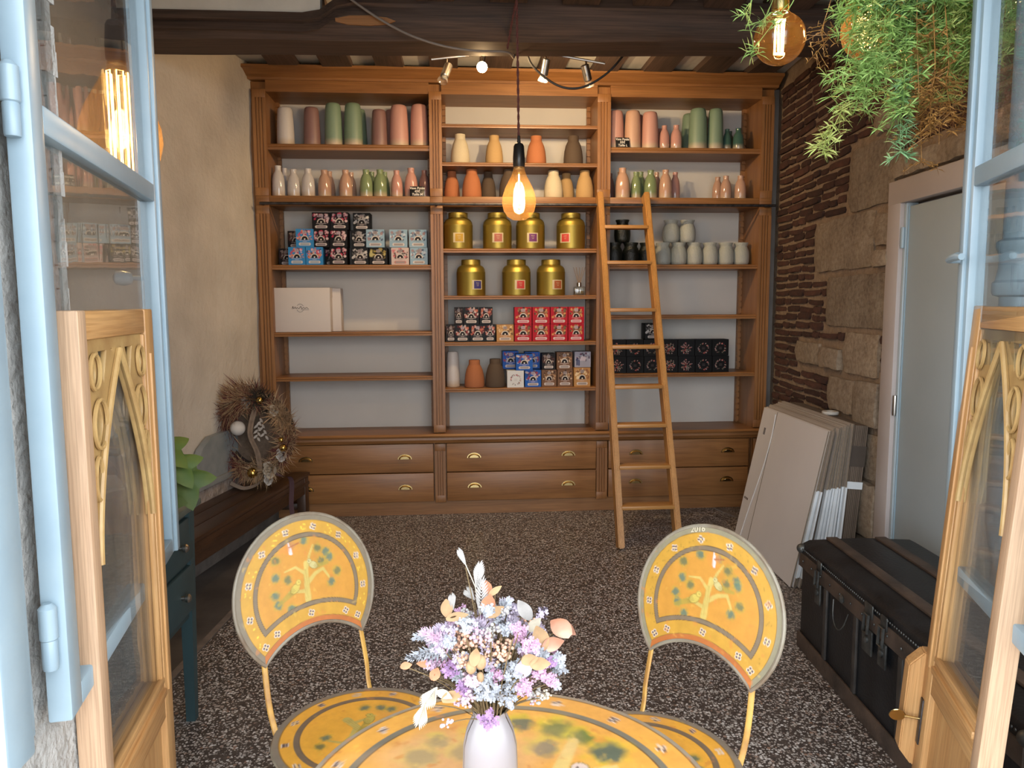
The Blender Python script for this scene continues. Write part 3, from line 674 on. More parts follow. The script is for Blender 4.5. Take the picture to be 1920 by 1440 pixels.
# ------------------------------------------------------------------ printed tea boxes
PRINT = vcol('printed_card', .5, Specular_IOR_Level=.18)
def card_print(style, seed, w, h, n=44):
    xs, zs = np.meshgrid(np.linspace(0, 1, n), np.linspace(0, 1, n)); xy = np.c_[xs.ravel(), zs.ravel()]
    r = np.random.default_rng(seed)
    base = {'sky': (52, 128, 185), 'rosy': (14, 10, 12), 'night': (12, 12, 14), 'gold': (14, 12, 12), 'petal': (196, 178, 174), 'ice': (140, 168, 188), 'winter': (14, 18, 22), 'kraft': (176, 130, 78),
            'red': (166, 14, 34), 'wreath': (205, 205, 205), 'blue': (28, 86, 168), 'cocoa': (112, 80, 58), 'dark': (26, 18, 18), 'violet': (150, 150, 165), 'bloom': (9, 9, 12)}[style]
    p = Paint(xy, base)
    mot = {'sky': [(190, 70, 90), (215, 130, 80), (60, 40, 60), (220, 180, 190)], 'rosy': [(205, 160, 165), (185, 50, 80), (220, 190, 190), (120, 60, 80)], 'night': [(170, 165, 165), (90, 85, 85), (200, 195, 190)],
           'gold': [(190, 175, 110), (150, 130, 70), (70, 60, 40)], 'petal': [(150, 40, 50), (90, 50, 50), (205, 120, 125), (60, 60, 60)], 'ice': [(95, 110, 135), (60, 70, 95), (150, 120, 120), (190, 200, 210)],
           'winter': [(140, 40, 45), (200, 180, 175), (80, 20, 25), (190, 110, 90)], 'kraft': [(90, 60, 40), (205, 165, 110), (140, 90, 60), (225, 200, 160)], 'red': [(110, 90, 60), (205, 150, 90), (60, 30, 25), (150, 110, 80)],
           'blue': [(150, 60, 70), (90, 70, 110), (200, 180, 170), (40, 40, 80)], 'cocoa': [(60, 40, 28), (170, 130, 95), (205, 180, 150), (40, 25, 20)], 'dark': [(150, 130, 120), (90, 60, 50), (60, 30, 30)],
           'violet': [(60, 40, 70), (90, 20, 60), (40, 50, 60), (190, 190, 200)]}.get(style, [(200, 170, 170)])
    if style in ('bloom', 'wreath'):
        pal = [(190, 165, 165), (150, 110, 110), (190, 90, 80), (120, 125, 110)] if style == 'bloom' else [(150, 40, 60), (60, 50, 60), (90, 95, 80), (190, 90, 60), (110, 60, 90)]
        full = style == 'bloom' and seed % 3 == 0
        for k in range(70 if full else 44):
            a = r.random() * 6.28; R = (.34 * sqrt(r.random())) if full else .29 + .07 * (r.random() - .5)
            p.disc((.5 + R * cos(a), .46 + R * sin(a)), .018 + .022 * r.random(), pal[r.integers(len(pal))], .02, .85, .7, a)
        if not full:
            for q in (.50, .44, .40): p.rect(.42, .58, q, q + .012, (130, 115, 115), .02, .6)
        return xy, p.c
    top = style not in ('violet',)
    for k in range(46 if top else 30):
        a = r.random(); x = .08 + .84 * r.random(); z = .45 + .5 * r.random() - .18 * abs(x - .5)
        p.disc((x, z), .03 + .06 * r.random(), mot[r.integers(len(mot))], .03, .85, .5 + .5 * r.random(), a * 3)
    if style == 'violet':
        p.rect(.36, .68, .42, .66, (185, 175, 190), .02); p.rect(.1, .2, .12, .6, (45, 55, 95), .03, .9, .04); p.rect(.22, .32, .1, .5, (50, 60, 105), .03, .9, .04); return xy, p.c
    if style in ('night', 'gold', 'rosy'): p.put(np.clip((.36 - xy[:, 1]) * 12, 0, 1), base)
    else: p.put(np.clip((.34 - xy[:, 1]) * 9, 0, 1), base)
    bad = (176, 160, 168) if style in ('red', 'blue', 'sky', 'winter', 'rosy') else (150, 140, 140)
    p.rect(.38, .62, .72, .90, bad, .02, .9, .05); p.rect(.43, .57, .77, .79, (90, 75, 85), .02, .7); p.rect(.43, .57, .83, .85, (90, 75, 85), .02, .7)
    p.disc((.5, .44), .21, (30, 20, 20), .02, 1); p.ring((.5, .42), .20, .022, (215, 205, 195), .015, 1, (xy[:, 1] > .40).astype(float))
    p.put(np.clip((.405 - xy[:, 1]) * 40, 0, 1) * np.clip((.26 - np.abs(xy[:, 0] - .5)) * 30, 0, 1), base); p.disc((.5, .44), .035, (250, 245, 235), .03)  # the small bright disc is a highlight painted onto the round window
    lt = (210, 195, 195) if style not in ('ice', 'petal') else (110, 115, 125)
    p.rect(.22, .78, .335, .355, lt, .02, .8); p.rect(.38, .62, .295, .31, lt, .02, .7)
    inner = {'sky': (150, 160, 170), 'rosy': (130, 115, 120), 'red': (190, 130, 140)}.get(style, (150, 140, 138))
    p.rect(.16, .84, .08, .24, (205, 195, 190) if style not in ('petal',) else (180, 120, 115), .015, .95, .08); p.rect(.24, .76, .11, .21, inner, .015, 1, .02)
    if style == 'gold': p.disc((.1, .6), .13, (190, 180, 120), .06, .8)
    return xy, p.c
print_cache = {}
SIDE = {}
def tea_box(style, x, y, z, w, h, lab, group, rot=0., var=0, d=.105, side=None):
    key = (style, var)
    if key not in print_cache:
        xy, c = card_print(style, sum(map(ord, style)) + var * 7 + (3 if style == 'bloom' else 0), 1, 1)
        print_cache[key] = grid_mesh('front_print', np.c_[xy[:, 0] - .5, np.zeros(len(xy)), xy[:, 1]], 44, 44, c, PRINT, smooth=False)
    bc_ = {'sky': (45, 110, 160), 'petal': (180, 160, 155), 'ice': (120, 145, 165), 'kraft': (165, 120, 70), 'red': (140, 10, 28), 'wreath': (190, 190, 190), 'blue': (22, 70, 145), 'cocoa': (95, 68, 48), 'violet': (130, 130, 145)}.get(style, (13, 11, 13))
    if side: bc_ = side
    if bc_ not in SIDE: SIDE[bc_] = mat('card_' + style, lin(bc_), None, .5, Specular_IOR_Level=.15)
    t = thing('tea_box', lab, 'box', (x, y, z), rot, group)
    w = w - .002; h = h - .001
    B().box(-w / 2, w / 2, .0, d, .0005, h, None, .0015).obj('carton', SIDE[bc_], t)
    f = put('front_print', print_cache[key], t, (0, -.0008, .0005)); f.scale = (w, 1, h)
    return t
SN = {'sky': 'sky blue', 'rosy': 'black tea box with pink flowers', 'night': 'black and white', 'gold': 'black and gold', 'petal': 'pale pink', 'ice': 'ice blue', 'winter': 'black winter themed', 'kraft': 'kraft brown', 'red': 'bright red',
      'wreath': 'white flower wreath', 'blue': 'royal blue', 'cocoa': 'cocoa brown', 'dark': 'almost black', 'violet': 'pale violet', 'bloom': 'black floral'}
def tea_rows(rows, shelf, group, rot=.0):
    for rname, lst in rows:
        n = {}
        for k, (st, x, y, z, w, h) in enumerate(lst):
            nm = SN[st] if st != 'rosy' else 'black pink-flowered'
            tea_box(st, x, y, z, w, h, f'{nm} tea box, {ORD[k]} from left {rname} row, {shelf}', group, random.uniform(-.02, .02), (k % 4) if st == 'bloom' else k % 2, .105)
R1, R2 = S3 + .112, S3 + .223
tea_rows([('bottom', [('sky',-1.002,4.92,S3,.108,.112),('sky',-.893,4.92,S3,.108,.112),('rosy',-.80,5.04,S3,.11,.112),('rosy',-.743,4.92,S3,.112,.111),('night',-.612,4.95,S3,.110,.111),('gold',-.496,4.95,S3,.116,.111),('petal',-.358,4.95,S3,.114,.111),('ice',-.239,4.95,S3,.114,.111)]),
          ('second', [('sky',-.950,4.92,R1,.111,.113),('rosy',-.852,4.94,R1,.107,.110),('rosy',-.741,4.93,R1,.111,.110),('night',-.618,4.97,R1,.10,.110),('ice',-.513,4.95,R1,.117,.114),('ice',-.367,4.95,R1,.115,.113),('ice',-.243,4.95,R1,.114,.113)]),
          ('top', [('rosy',-.850,4.95,R2,.115,.108),('rosy',-.734,4.94,R2,.114,.108),('night',-.60,4.98,R2,.111,.109)])], 'left bay', 'tea boxes in the left bay')
for x, z, nm in ((-1.09, S3, 'bottom'), (-1.03, R1, 'second')):
    tea_box('dark', x + (0 if nm == 'bottom' else .0), 5.045, z, .105, .112, f'dark patterned tea box behind the sky blue ones, {nm} row', 'tea boxes in the left bay', .0, 1, .10, (60, 40, 42))
Q1 = M6 + .1125
tea_rows([('bottom', [('winter',.035,4.94,M6,.096,.112),('winter',.134,4.94,M6,.101,.112),('winter',.215,4.95,M6,.07,.112),('kraft',.312,4.93,M6,.113,.111),('red',.431,4.94,M6,.115,.112),('red',.549,4.94,M6,.115,.112),('red',.667,4.94,M6,.115,.112),('red',.78,4.94,M6,.106,.112)]),
          ('upper', [('winter',.093,4.94,Q1,.101,.113),('winter',.190,4.94,Q1,.085,.113),('red',.431,4.94,Q1,.115,.112),('red',.549,4.94,Q1,.115,.112),('red',.667,4.94,Q1,.115,.112),('red',.78,4.94,Q1,.106,.112)])], 'middle bay', 'tea boxes in the middle bay', 0)
tea_box('dark', -.040, 4.96, M6, .066, .112, 'dark narrow tea box at the end of the winter row', 'tea boxes in the middle bay', 0, 0, .1)
tea_box('dark', .012, 4.96, Q1, .060, .113, 'dark narrow tea box on top beside the upper winter box', 'tea boxes in the middle bay', 0, 0, .1)
Q2 = M7 + .1125
tea_rows([('bottom', [('wreath',.378,4.92,M7,.111,.112),('blue',.495,4.94,M7,.108,.112),('cocoa',.603,4.95,M7,.100,.112),('cocoa',.709,4.95,M7,.103,.112),('kraft',.820,4.93,M7,.110,.125)]),
          ('upper', [('blue',.355,5.04,Q2,.109,.12),('blue',.436,4.92,Q2,.111,.108),('blue',.50,5.04,Q2,.103,.113),('dark',.60,4.95,Q2,.090,.108),('cocoa',.705,4.95,Q2,.106,.115),('violet',.826,4.95,Q2 + .0135,.109,.104)])], 'lowest middle shelf', 'tea boxes on the lowest middle shelf', 0)
T1 = T5 + .1105
xs = (1.06, 1.176, 1.292, 1.408, 1.524, 1.640, 1.756)
tea_rows([('bottom', [('bloom', x, 4.94, T5, .114, .110) for x in xs]), ('upper', [('bloom', x - .004, 4.94, T1, .114, .110) for x in xs]), ('top', [('night', 1.30, 4.96, T1 + .1105, .112, .108)])], 'right bay', 'black floral boxes in the right bay', 0)

# white gift box with a small printed emblem
wb = thing('gift_box', 'large white gift box with a small printed emblem', 'box', (-.985, 4.935, S4))
WCARD = mat('white_card', (.60, .54, .50), (.57, .51, .47), .6, ns=2)
B().box(-.178, .178, 0, .09, .001, .283, None, .003).obj('lid', WCARD, wb)
B().box(-.175, .232, .092, .20, .001, .281, None, .003).obj('carton', WCARD, wb)
B().box(.178, .18, .0, .09, .22, .283).obj('flap', WCARD, wb)
INKM = mat('grey_ink', (.10, .08, .075), None, .7)
lg = B()
for a0, a1 in ((.5, 2.6), (3.6, 5.8)):
    lg.tube([(.022 * cos(a0 + (a1 - a0) * i / 10), -.0012, .155 + .026 * sin(a0 + (a1 - a0) * i / 10)) for i in range(11)], .0018, 6, flat=.3)
lg.tube(spline([(-.05, 0, .148), (-.046, 0, .165), (-.040, 0, .150), (-.032, 0, .162), (-.026, 0, .150), (-.018, 0, .158), (-.008, 0, .150), (.004, 0, .166), (.010, 0, .150), (.02, 0, .158), (.03, 0, .151), (.04, 0, .158), (.052, 0, .149)], 4), .0014, 6)
lg.tube([(.005, 0, .144), (.055, 0, .143)], .0010, 5)
lg.obj('emblem', INKM, wb, (-.01, -.0008, 0))

# chalk price signs
def sign(x, y, z, lines, lab, rz=0, w=.092, h=.068, tilt=-.22):
    t = thing('price_sign', lab, 'sign', (x, y, z), rz, 'chalk price signs')
    t.rotation_euler = (tilt, 0, rz)
    B().box(-w / 2, w / 2, 0, .004, .001, h, None, .0015).obj('slate', BLACKM, t)
    for k, (s, sz) in enumerate(lines):
        cu = bpy.data.curves.new('chalk_writing', 'FONT'); cu.body = s; cu.size = sz; cu.align_x = 'CENTER'; cu.extrude = .0004; cu.offset = .0004; cu.shear = .15
        tmp = bpy.data.objects.new('chalk_writing', cu); COL.objects.link(tmp)
        me = bpy.data.meshes.new_from_object(tmp.evaluated_get(bpy.context.evaluated_depsgraph_get())); bpy.data.objects.remove(tmp)
        me.materials.append(mat('chalk', (.75, .72, .68), None, .9) if 'chalk' not in bpy.data.materials else bpy.data.materials['chalk'])
        put('chalk_writing', me, t, (0, -.0008, h * (.72 - .30 * k)), (pi / 2, 0, 0))
    B().prism([(0, 0), (.03, 0), (.004, .05)], (-.01, .01), 'x').obj('prop', BLACKM, t, (0, .004, .001))
sign(-.241, 4.915, SM, (('Vase Potée', .021), ('45€', .021), ('Taille M', .021)), 'small black chalk price sign before the rose bottle vases', 0)
sign(1.072, 4.915, S1, (('Vase Potée', .020), ('55€', .021), ('Taille L', .021)), 'small black chalk price sign before the tall rose vases', .08)

# ------------------------------------------------------------------ lamps and cables
sb = thing('spotlight_bar', 'steel bar with four small spotlights under the beam', 'spotlight', (.349, 4.10, 2.70))
B().tube([(-.465, .0, -.052), (-.2, 0, -.02), (0, 0, .0)], .007, 8).obj('arm', STEEL, sb)
B().tube([(0, 0, -.005), (.2, 0, -.02), (.445, 0, -.058)], .007, 8).obj('arm', STEEL, sb)
B().lathe([(.04, 0), (.045, .01), (.045, .05), (.02, .115)], 20).obj('ceiling_rose', STEEL, sb, (0, 0, 0))
GU = glass('spot_glass', (.95, .93, .88), .05, 1.2, 0, .1, .05)
def head(x, dx, dy, dz, on):
    z0 = -.052 * abs(x) / .45 - .006
    d = V((dx, dy, dz)).normalized(); h0 = V((x, 0, z0 - .052)); rot = d.to_track_quat('Z', 'Y').to_matrix().to_4x4()
    hd = B().tube([(x, 0, z0), (x, 0, z0 - .05)], .006, 8).obj('stem', STEEL, sb)
    b = B(); b.lathe([(.008, -.035), (.022, -.03), (.022, .045), (.018, .05), (.018, .04)], 18, m=Matrix.Translation(h0) @ rot); b.obj('lamp_head', STEEL, sb)
    b = B(); b.lathe([(.014, .045), (.024, .065), (.027, .075), (.027, .08), (.020, .082)], 18, m=Matrix.Translation(h0) @ rot)
    b.obj('bulb', LIT if on else GU, sb)
    return V((.349, 4.10, 2.70)) + h0 + d * .12, d
LIT = emit('spot_bulb_glow', (1, .80, .50), 22)
DIM = emit('spot_bulb_rim', (1, .82, .60), 1.6)
spots = [(-.385, -.35, -.5, -1, False), (-.205, .0, -.95, -.35, True), (.13, -.15, .35, -.9, False), (.345, .3, .35, -.9, False)]
for x, dx, dy, dz, on in spots:
    p, d = head(x, dx, dy, dz, on)
    if on: add_light('spot_lamp', 'POINT', p, 7, WARM, .02).parent = None
LP = add_light('spot_lamp', 'SPOT', (.47, 4.09, 2.53), 11, (1, .72, .40), .02, V((-.05, .95, -.35)).to_track_quat('-Z', 'Y').to_euler(), spot_size=radians(165), spot_blend=.5)
LP2 = add_light('spot_lamp', 'SPOT', (.72, 4.09, 2.50), 4.5, (1, .72, .40), .02, V((.3, .95, -.4)).to_track_quat('-Z', 'Y').to_euler(), spot_size=radians(150), spot_blend=.5)

CORD = mat('twisted_textile_cord', (.085, .022, .02), (.15, .05, .04), .8, ns=200)
def twisted(pts, r=.0035, turns=60):
    pts = [V(p) for p in pts]; b = B(); L = sum((a - c).length for a, c in zip(pts, pts[1:])); n = max(12, int(L * 130))
    fine = []
    for i in range(n + 1):
        t = i / n * (len(pts) - 1); k = min(int(t), len(pts) - 2); fine.append(pts[k].lerp(pts[k + 1], t - k))
    for ph in (0, pi):
        b.tube([p + V((cos(ph + i * .75), sin(ph + i * .75), 0)) * r * .8 for i, p in enumerate(fine)], r, 5)
    return b
def pendant(lab, loc, prof, fil, cord, power, sock=BLACKM, sock_prof=None):
    t = thing('pendant_bulb', lab, 'lamp', loc, 0, None)
    B().lathe(prof, 32, cap=False).obj('glass_bulb', AMBER, t, smooth=60)
    zt = prof[-1][1]
    sp = sock_prof or [(.018, -.012), (.026, 0), (.0265, .035), (.023, .085), (.018, .095), (.008, .10), (.006, .13)]
    B().lathe([(r, z + zt) for r, z in sp], 24).obj('socket', sock, t)
    fil().obj('filament', FILA, t)
    twisted(cord).obj('cord', CORD, t)
    l = add_light('pendant_light', 'POINT', (loc[0], loc[1], loc[2] + .10), power, WARM, .03)
PEAR = [(.003, 0), (.03, .004), (.052, .018), (.068, .042), (.0755, .075), (.073, .105), (.062, .138), (.046, .170), (.033, .195), (.026, .215), (.022, .235)]
def fil_cage():
    b = B(); n = 8
    pts = [(.009 * cos(i * .55) * (1 + .25 * sin(i * .09)), .009 * sin(i * .55), .055 + .085 * i / 110) for i in range(111)]
    b.tube(pts, .0014, 5); b.tube([(0, 0, .14), (0, 0, .20)], .003, 6); return b
def fil_long():
    b = B(); n = 10; pts = []
    for i in range(n * 2):
        a = 2 * pi * (i // 2) / n; pts.append((.026 * cos(a), .026 * sin(a), .02 if (i % 4) in (0, 3) else .27))
    b.tube(pts, .0017, 6); return b
pendant('hanging pear shaped amber filament bulb before the middle bay', (.280, 3.4, 1.752), PEAR, fil_cage, [(0, 0, .295), (-.004, 0, .7), (-.008, 0, .995)], 3.5)
BIG = [(r * 1.34 if r > .03 else r, z * 1.28) for r, z in PEAR]
pendant('hanging pear shaped amber bulb behind the white casement by the plaster wall', (-.868, 2.1, 1.715), BIG, fil_long, [(0, 0, .43), (.006, 0, 1.03)], 3.0)
GLOBE = [(.004, -.065)] + [(.0655 * cos(a), .0655 * sin(a)) for a in np.linspace(-1.4, 1.1, 16)] + [(.024, .064), (.022, .072)]
def fil_strips():
    b = B()
    for x in (-.011, -.004, .004, .011): b.tube([(x, .004 * (1 if abs(x) > .008 else -1), -.035), (x, 0, .045)], .0026, 6)
    b.box(-.014, .014, -.003, .003, .044, .05); b.box(-.014, .014, -.003, .003, -.04, -.035); return b
pendant('hanging round amber globe bulb beside the fern', (.847, 2.0, 2.068), GLOBE, fil_strips, [(0, 0, .16), (.0, 0, .68)], 3.0, BRASS, [(.022, -.004), (.023, .05), (.02, .09), (.008, .10)])
pendant('hanging amber bulb half hidden behind the fern', (1.095, 2.02, 2.03), [(r * .9, z * .9) for r, z in PEAR], fil_cage, [(0, 0, .31), (0, 0, .72)], 1.5)
cb = B(); cb.tube(spline([(-.50, 3.56, 2.765), (-.355, 3.56, 2.667), (-.215, 3.56, 2.593), (-.073, 3.555, 2.545), (.071, 3.555, 2.522), (.239, 3.58, 2.525), (.285, 3.75, 2.555), (.30, 3.95, 2.66)], 8), .0055, 8)
tag(cb.obj('power_cable', mat('grey_cable', (.19, .165, .15), None, .6)), 'pale grey cable sagging across the front of the beam', 'cable')
cb = B(); cb.tube(spline([(.363, 4.04, 2.76), (.372, 4.035, 2.69), (.408, 4.031, 2.6), (.53, 4.012, 2.504), (.654, 4.002, 2.492), (.791, 4.0, 2.568), (.903, 4.007, 2.70), (.97, 4.01, 2.82)], 8), .006, 8)
tag(cb.obj('power_cable', mat('black_cable', (.012, .011, .012), None, .5)), 'black cable hanging in a loop below the beam', 'cable')
tag(twisted([(.285, 3.56, 2.75), (.262, 3.575, 2.64), (.245, 3.60, 2.545)], .003).obj('textile_cord', CORD), 'short twisted red cord hanging down the front of the beam', 'cord')

# ------------------------------------------------------------------ bench and wreath
bh = thing('bench', 'long low dark wooden bench along the plaster wall', 'bench', (-1.19, 4.35, 0), 0)
BM = Matrix(((1, .185, 0, 0), (0, 1, 0, 0), (0, 0, 1, 0), (0, 0, 0, 1)))
def bench_part(x0, x1, y0, y1, z0, z1, ax, bev=.006): return B().box(x0, x1, y0, y1, z0, z1, BM, bev)
def bput(b, name, ax): return b.obj(name, BENCHW[ax], bh)
for k in range(3):
    a = -.155 + .105 * k
    bput(bench_part(a, a + .103, -1.74, .47, .306, .330, 'y'), 'seat_plank', 'y')
bput(bench_part(.125, .152, -1.72, .45, .20, .305, 'y', .004), 'apron', 'y')
bput(B().prism([(.152, .22), (.160, .225), (.160, .24), (.152, .245)], (-1.72, .45), 'y', BM @ Matrix(((1, 0, 0, 0), (0, 1, 0, 0), (0, 0, 1, .03), (0, 0, 0, 1)))), 'apron_moulding', 'y')
bput(bench_part(-.15, -.125, -1.72, .45, .22, .305, 'y', .004), 'apron', 'y')
for y in (-1.66, .39):
    for x in (-.15, .10): bput(bench_part(x, x + .055, y, y + .06, 0, .306, 'z'), 'leg', 'z')
    bput(bench_part(-.13, .13, y + .015, y + .04, .10, .14, 'x'), 'stretcher', 'x')

def blade(b, base, tip, wd, bend=.0, seg=3):
    base, tip = V(base), V(tip); d = tip - base; s_ = d.cross(V((.3, -.9, .2))).normalized(); nn = s_.cross(d).normalized() * bend
    prev = None
    for i in range(seg + 1):
        t = i / seg; p = base + d * t + nn * (t * t); ww = wd * sin(pi * (.12 + .86 * t)) if i < seg else wd * .08
        q = (b.b.verts.new(p - s_ * ww), b.b.verts.new(p + s_ * ww))
        if prev: b.b.faces.new((prev[0], prev[1], q[1], q[0]))
        prev = q
wr = thing('dried_flower_wreath', 'dried pampas wreath with gold baubles standing on the dark bench', 'wreath', (-1.165, 4.44, .645), radians(-12))
WT = {k: mat('wreath_' + k, c, tuple(x * .55 for x in c), .9, ns=20, vary=.12) for k, c in {'tan': (.42, .27, .15), 'rust': (.26, .11, .065), 'wine': (.13, .025, .03), 'straw': (.52, .38, .23), 'white': (.52, .47, .42), 'dark': (.03, .02, .016), 'green': (.028, .032, .016)}.items()}
B().lathe([(.05, 0), (.215, .0), (.215, .006), (.05, .006)], 32, m=Matrix.Translation((0, .03, 0)) @ Matrix.Rotation(pi / 2, 4, 'X')).obj('burlap_backing', mat('burlap', (.17, .12, .085), (.12, .085, .06), .95, ns=60), wr)
B().tube([(.20 * cos(2 * pi * i / 28), 0, .21 * sin(2 * pi * i / 28)) for i in range(28)], .035, 8, closed=True).obj('vine_ring', WT['dark'], wr)
r_ = random.Random(5)
for k in range(76):
    a = 2 * pi * k / 76 + r_.uniform(-.06, .06)
    deg = math.degrees(a) % 360
    kind = r_.choice(['straw', 'tan', 'rust', 'tan', 'wine'])
    big = 75 < deg < 200
    if big: kind = r_.choice(['tan', 'rust', 'tan', 'straw', 'wine'])
    if 60 < deg < 85: kind = r_.choice(['green', 'dark'])
    if 200 < deg < 235: kind = r_.choice(['dark', 'wine', 'tan'])
    if 235 < deg < 300: kind = r_.choice(['tan', 'straw', 'tan', 'rust'])
    c = V((.20 * cos(a), -.02 + r_.uniform(-.03, .01), .21 * sin(a))); out = V((cos(a), 0, sin(a))); tan = V((-sin(a), 0, cos(a)))
    b = B(); L = r_.uniform(.085, .14) * (1.45 if big else 1.0)
    for q in range(110 if big else 50):
        d = (out * r_.uniform(-.55, 1.0) + tan * r_.uniform(-.6, .9) + V((0, -r_.uniform(.1, .9), 0)))
        d.normalize(); s0 = c + V((r_.uniform(-.02, .02), r_.uniform(-.02, .02), r_.uniform(-.02, .02)))
        blade(b, s0, s0 + d * L * r_.uniform(.5, 1), r_.uniform(.0009, .0026), r_.uniform(-.03, .03), 2)
    b.obj('dried_tuft', WT[kind], wr, smooth=0)
GOLD = mat('gold_bauble', (.62, .42, .12), None, .22, 1.)
for x, z, r in ((.065, .205, .022), (.195, -.065, .022), (.005, -.215, .030), (.185, -.02, .016)): B().ball((x, -.085, z), r, 16, 12).obj('gold_bauble', GOLD, wr)
B().ball((-.065, -.10, .045), .042, 20, 14).obj('white_ball', mat('white_ball', (.62, .58, .54), None, .7), wr)
def rose(c, r, m, par, name, seed):
    b = B(); q = random.Random(seed)
    for k in range(16):
        a = k * 2.4; rr = r * (.25 + .75 * k / 16); e = .3 + .9 * k / 16
        u = V((cos(a), 0, sin(a))); t_ = V((-sin(a), 0, cos(a))); p = V(c) + u * rr * .4
        vs = [b.b.verts.new(p + t_ * rr * s1 * .8 + u * rr * s2 * e * .7 + V((0, -r * (1 - .6 * k / 16) * (.35 + s2), 0))) for s1, s2 in ((-.6, 0), (.6, 0), (.8, .6), (.3, 1.05), (-.3, 1.05), (-.8, .6))]
        b.b.faces.new(vs)
    return b.obj(name, m, par, smooth=0)
CREAMF = mat('cream_petal', (.50, .40, .28), (.56, .50, .42), .9, ns=10); WHF = mat('white_petal', (.58, .54, .50), None, .9)
for x, z, r, m in ((.115, -.19, .045, CREAMF), (.185, -.105, .035, WHF), (.15, .15, .03, CREAMF), (-.02, .19, .03, WHF), (.10, -.25, .03, WHF)): rose((x, -.07, z), r, m, wr, 'paper_flower', int(x * 1000 + z * 77))
for (x0, z0, x1, z1) in ((-.19, -.02, -.24, -.10), (-.16, -.07, -.19, -.17), (.06, .10, .09, .0), (.05, .08, .04, -.01)):
    b = B()
    for q in range(7): t = q / 6; p = V((x0 + (x1 - x0) * t, -.08, z0 + (z1 - z0) * t)); blade(b, p, p + V((.022 * (-1) ** q, -.01, -.022)), .007, .004, 3)
    b.obj('white_leaf', WT['white'], wr, smooth=0)
b = B()
for off in (0, .014):
    pts = spline([(.03 + off, -.08, .17), (.0 + off, -.10, .02), (.035 + off, -.09, -.10), (.045 + off, -.085, -.21)], 5)
    for p, q in zip(pts, pts[1:]): b.poly([p - V((.009, 0, 0)), p + V((.009, 0, 0)), q + V((.009, 0, 0)), q - V((.009, 0, 0))])
b.obj('linen_ribbon', mat('linen', (.28, .20, .14), (.2, .14, .1), .9, ns=40), wr)
b = B(); pts = spline([(-.12, -.10, -.28), (-.03, -.11, -.305), (.06, -.10, -.27), (.09, -.09, -.18)], 6)
for p, q in zip(pts, pts[1:]): b.poly([p - V((0, .018, 0)), p + V((0, .0, .016)), q + V((0, .0, .016)), q - V((0, .018, 0))])
b.obj('taupe_ribbon', mat('taupe_ribbon', (.25, .20, .165), None, .7), wr)
b = B(); pts = spline([(.12, -.08, -.20), (.17, -.07, -.235), (.196, -.02, -.25), (.20, -.0, -.30), (.192, .0, -.42), (.205, -.005, -.50)], 6)
for k, (p, q) in enumerate(zip(pts, pts[1:])): b.poly([p - V((.014, 0, 0)), p + V((.012, .006, 0)), q + V((.012, .006, 0)), q - V((.014, 0, 0))])
b.obj('mauve_ribbon', mat('mauve_ribbon', (.075, .035, .042), None, .8), wr)

# ------------------------------------------------------------------ teal chest of drawers with begonia
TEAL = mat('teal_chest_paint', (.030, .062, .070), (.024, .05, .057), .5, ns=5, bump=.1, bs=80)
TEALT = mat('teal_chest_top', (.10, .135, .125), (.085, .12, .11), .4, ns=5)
ch = thing('chest_of_drawers', 'narrow teal painted chest of drawers on tapered legs', 'chest', (-1.16, 2.10, 0))
B().box(-.30, .30, -.45, .45, .725, .748, None, .006).obj('top', TEALT, ch)
B().box(-.28, .268, -.42, .415, .36, .725, None, .004).obj('body', TEAL, ch)
for y in (-.42, -.14, .14):
    for z0, z1 in ((.555, .70), (.39, .54)):
        d = B().box(.266, .282, y + .012, y + .262, z0, z1, None, .004).obj('drawer', TEAL, ch)
        B().lathe([(.006, 0), (.006, .012), (.013, .016), (.014, .024), (.008, .03)], 14, m=Matrix.Rotation(pi / 2, 4, 'Y')).obj('knob', STEEL, d, (.281, y + .137, (z0 + z1) / 2))
for x in (-.265, .24):
    for y in (-.405, .375):
        b = B(); sx, sy = (.012 if x < 0 else 0, .012 if y < 0 else 0)
        vs = [b.b.verts.new(p) for p in ((x + sx, y + sy, 0), (x + sx + .03, y + sy, 0), (x + sx + .03, y + sy + .03, 0), (x + sx, y + sy + .03, 0), (x, y, .72), (x + .044, y, .72), (x + .044, y + .044, .72), (x, y + .044, .72))]
        for q in ((3, 2, 1, 0), (4, 5, 6, 7), (0, 1, 5, 4), (1, 2, 6, 5), (2, 3, 7, 6), (3, 0, 4, 7)): b.b.faces.new([vs[i] for i in q])
        b.obj('leg', TEAL, ch)
bp = thing('potted_begonia', 'green begonia with pointed leaves in a grey pot on the teal chest', 'plant', (-.93, 2.17, .748))
B().lathe([(.05, 0), (.055, .005), (.07, .1), (.073, .105), (.066, .108), (.06, .09)], 24).obj('pot', mat('grey_pot', (.12, .13, .13), None, .6), bp)
LEAFM = mat('begonia_leaf', (.035, .072, .009), (.085, .105, .016), .65, ns=9, vary=.2, Transmission_Weight=.0)
def palmate(par, c, R, yaw, tilt, roll, m, k):
    b = B(); ctr = b.b.verts.new((0, 0, .0)); ring = []
    N = 61
    for i in range(N):
        a = -pi * .93 + 1.86 * pi * i / (N - 1); lob = abs(((a / (2 * pi / 5) + 10) % 1) * 2 - 1); r = R * (.55 + .45 * lob ** 1.3) * (1 + .22 * cos(a))
        ring.append((r * cos(a), r * sin(a), -.16 * R * (r / R) ** 2 + .05 * R * cos(a * 5)))
    mid = [b.b.verts.new((x * .5, y * .5, z * .25 + .012 * R)) for x, y, z in ring]; out = [b.b.verts.new(p) for p in ring]
    for i in range(N - 1):
        b.b.faces.new((ctr, mid[i], mid[i + 1])); b.b.faces.new((mid[i], out[i], out[i + 1], mid[i + 1]))
    o = b.obj('leaf', m, par, c, (roll, tilt, yaw), smooth=80); return o
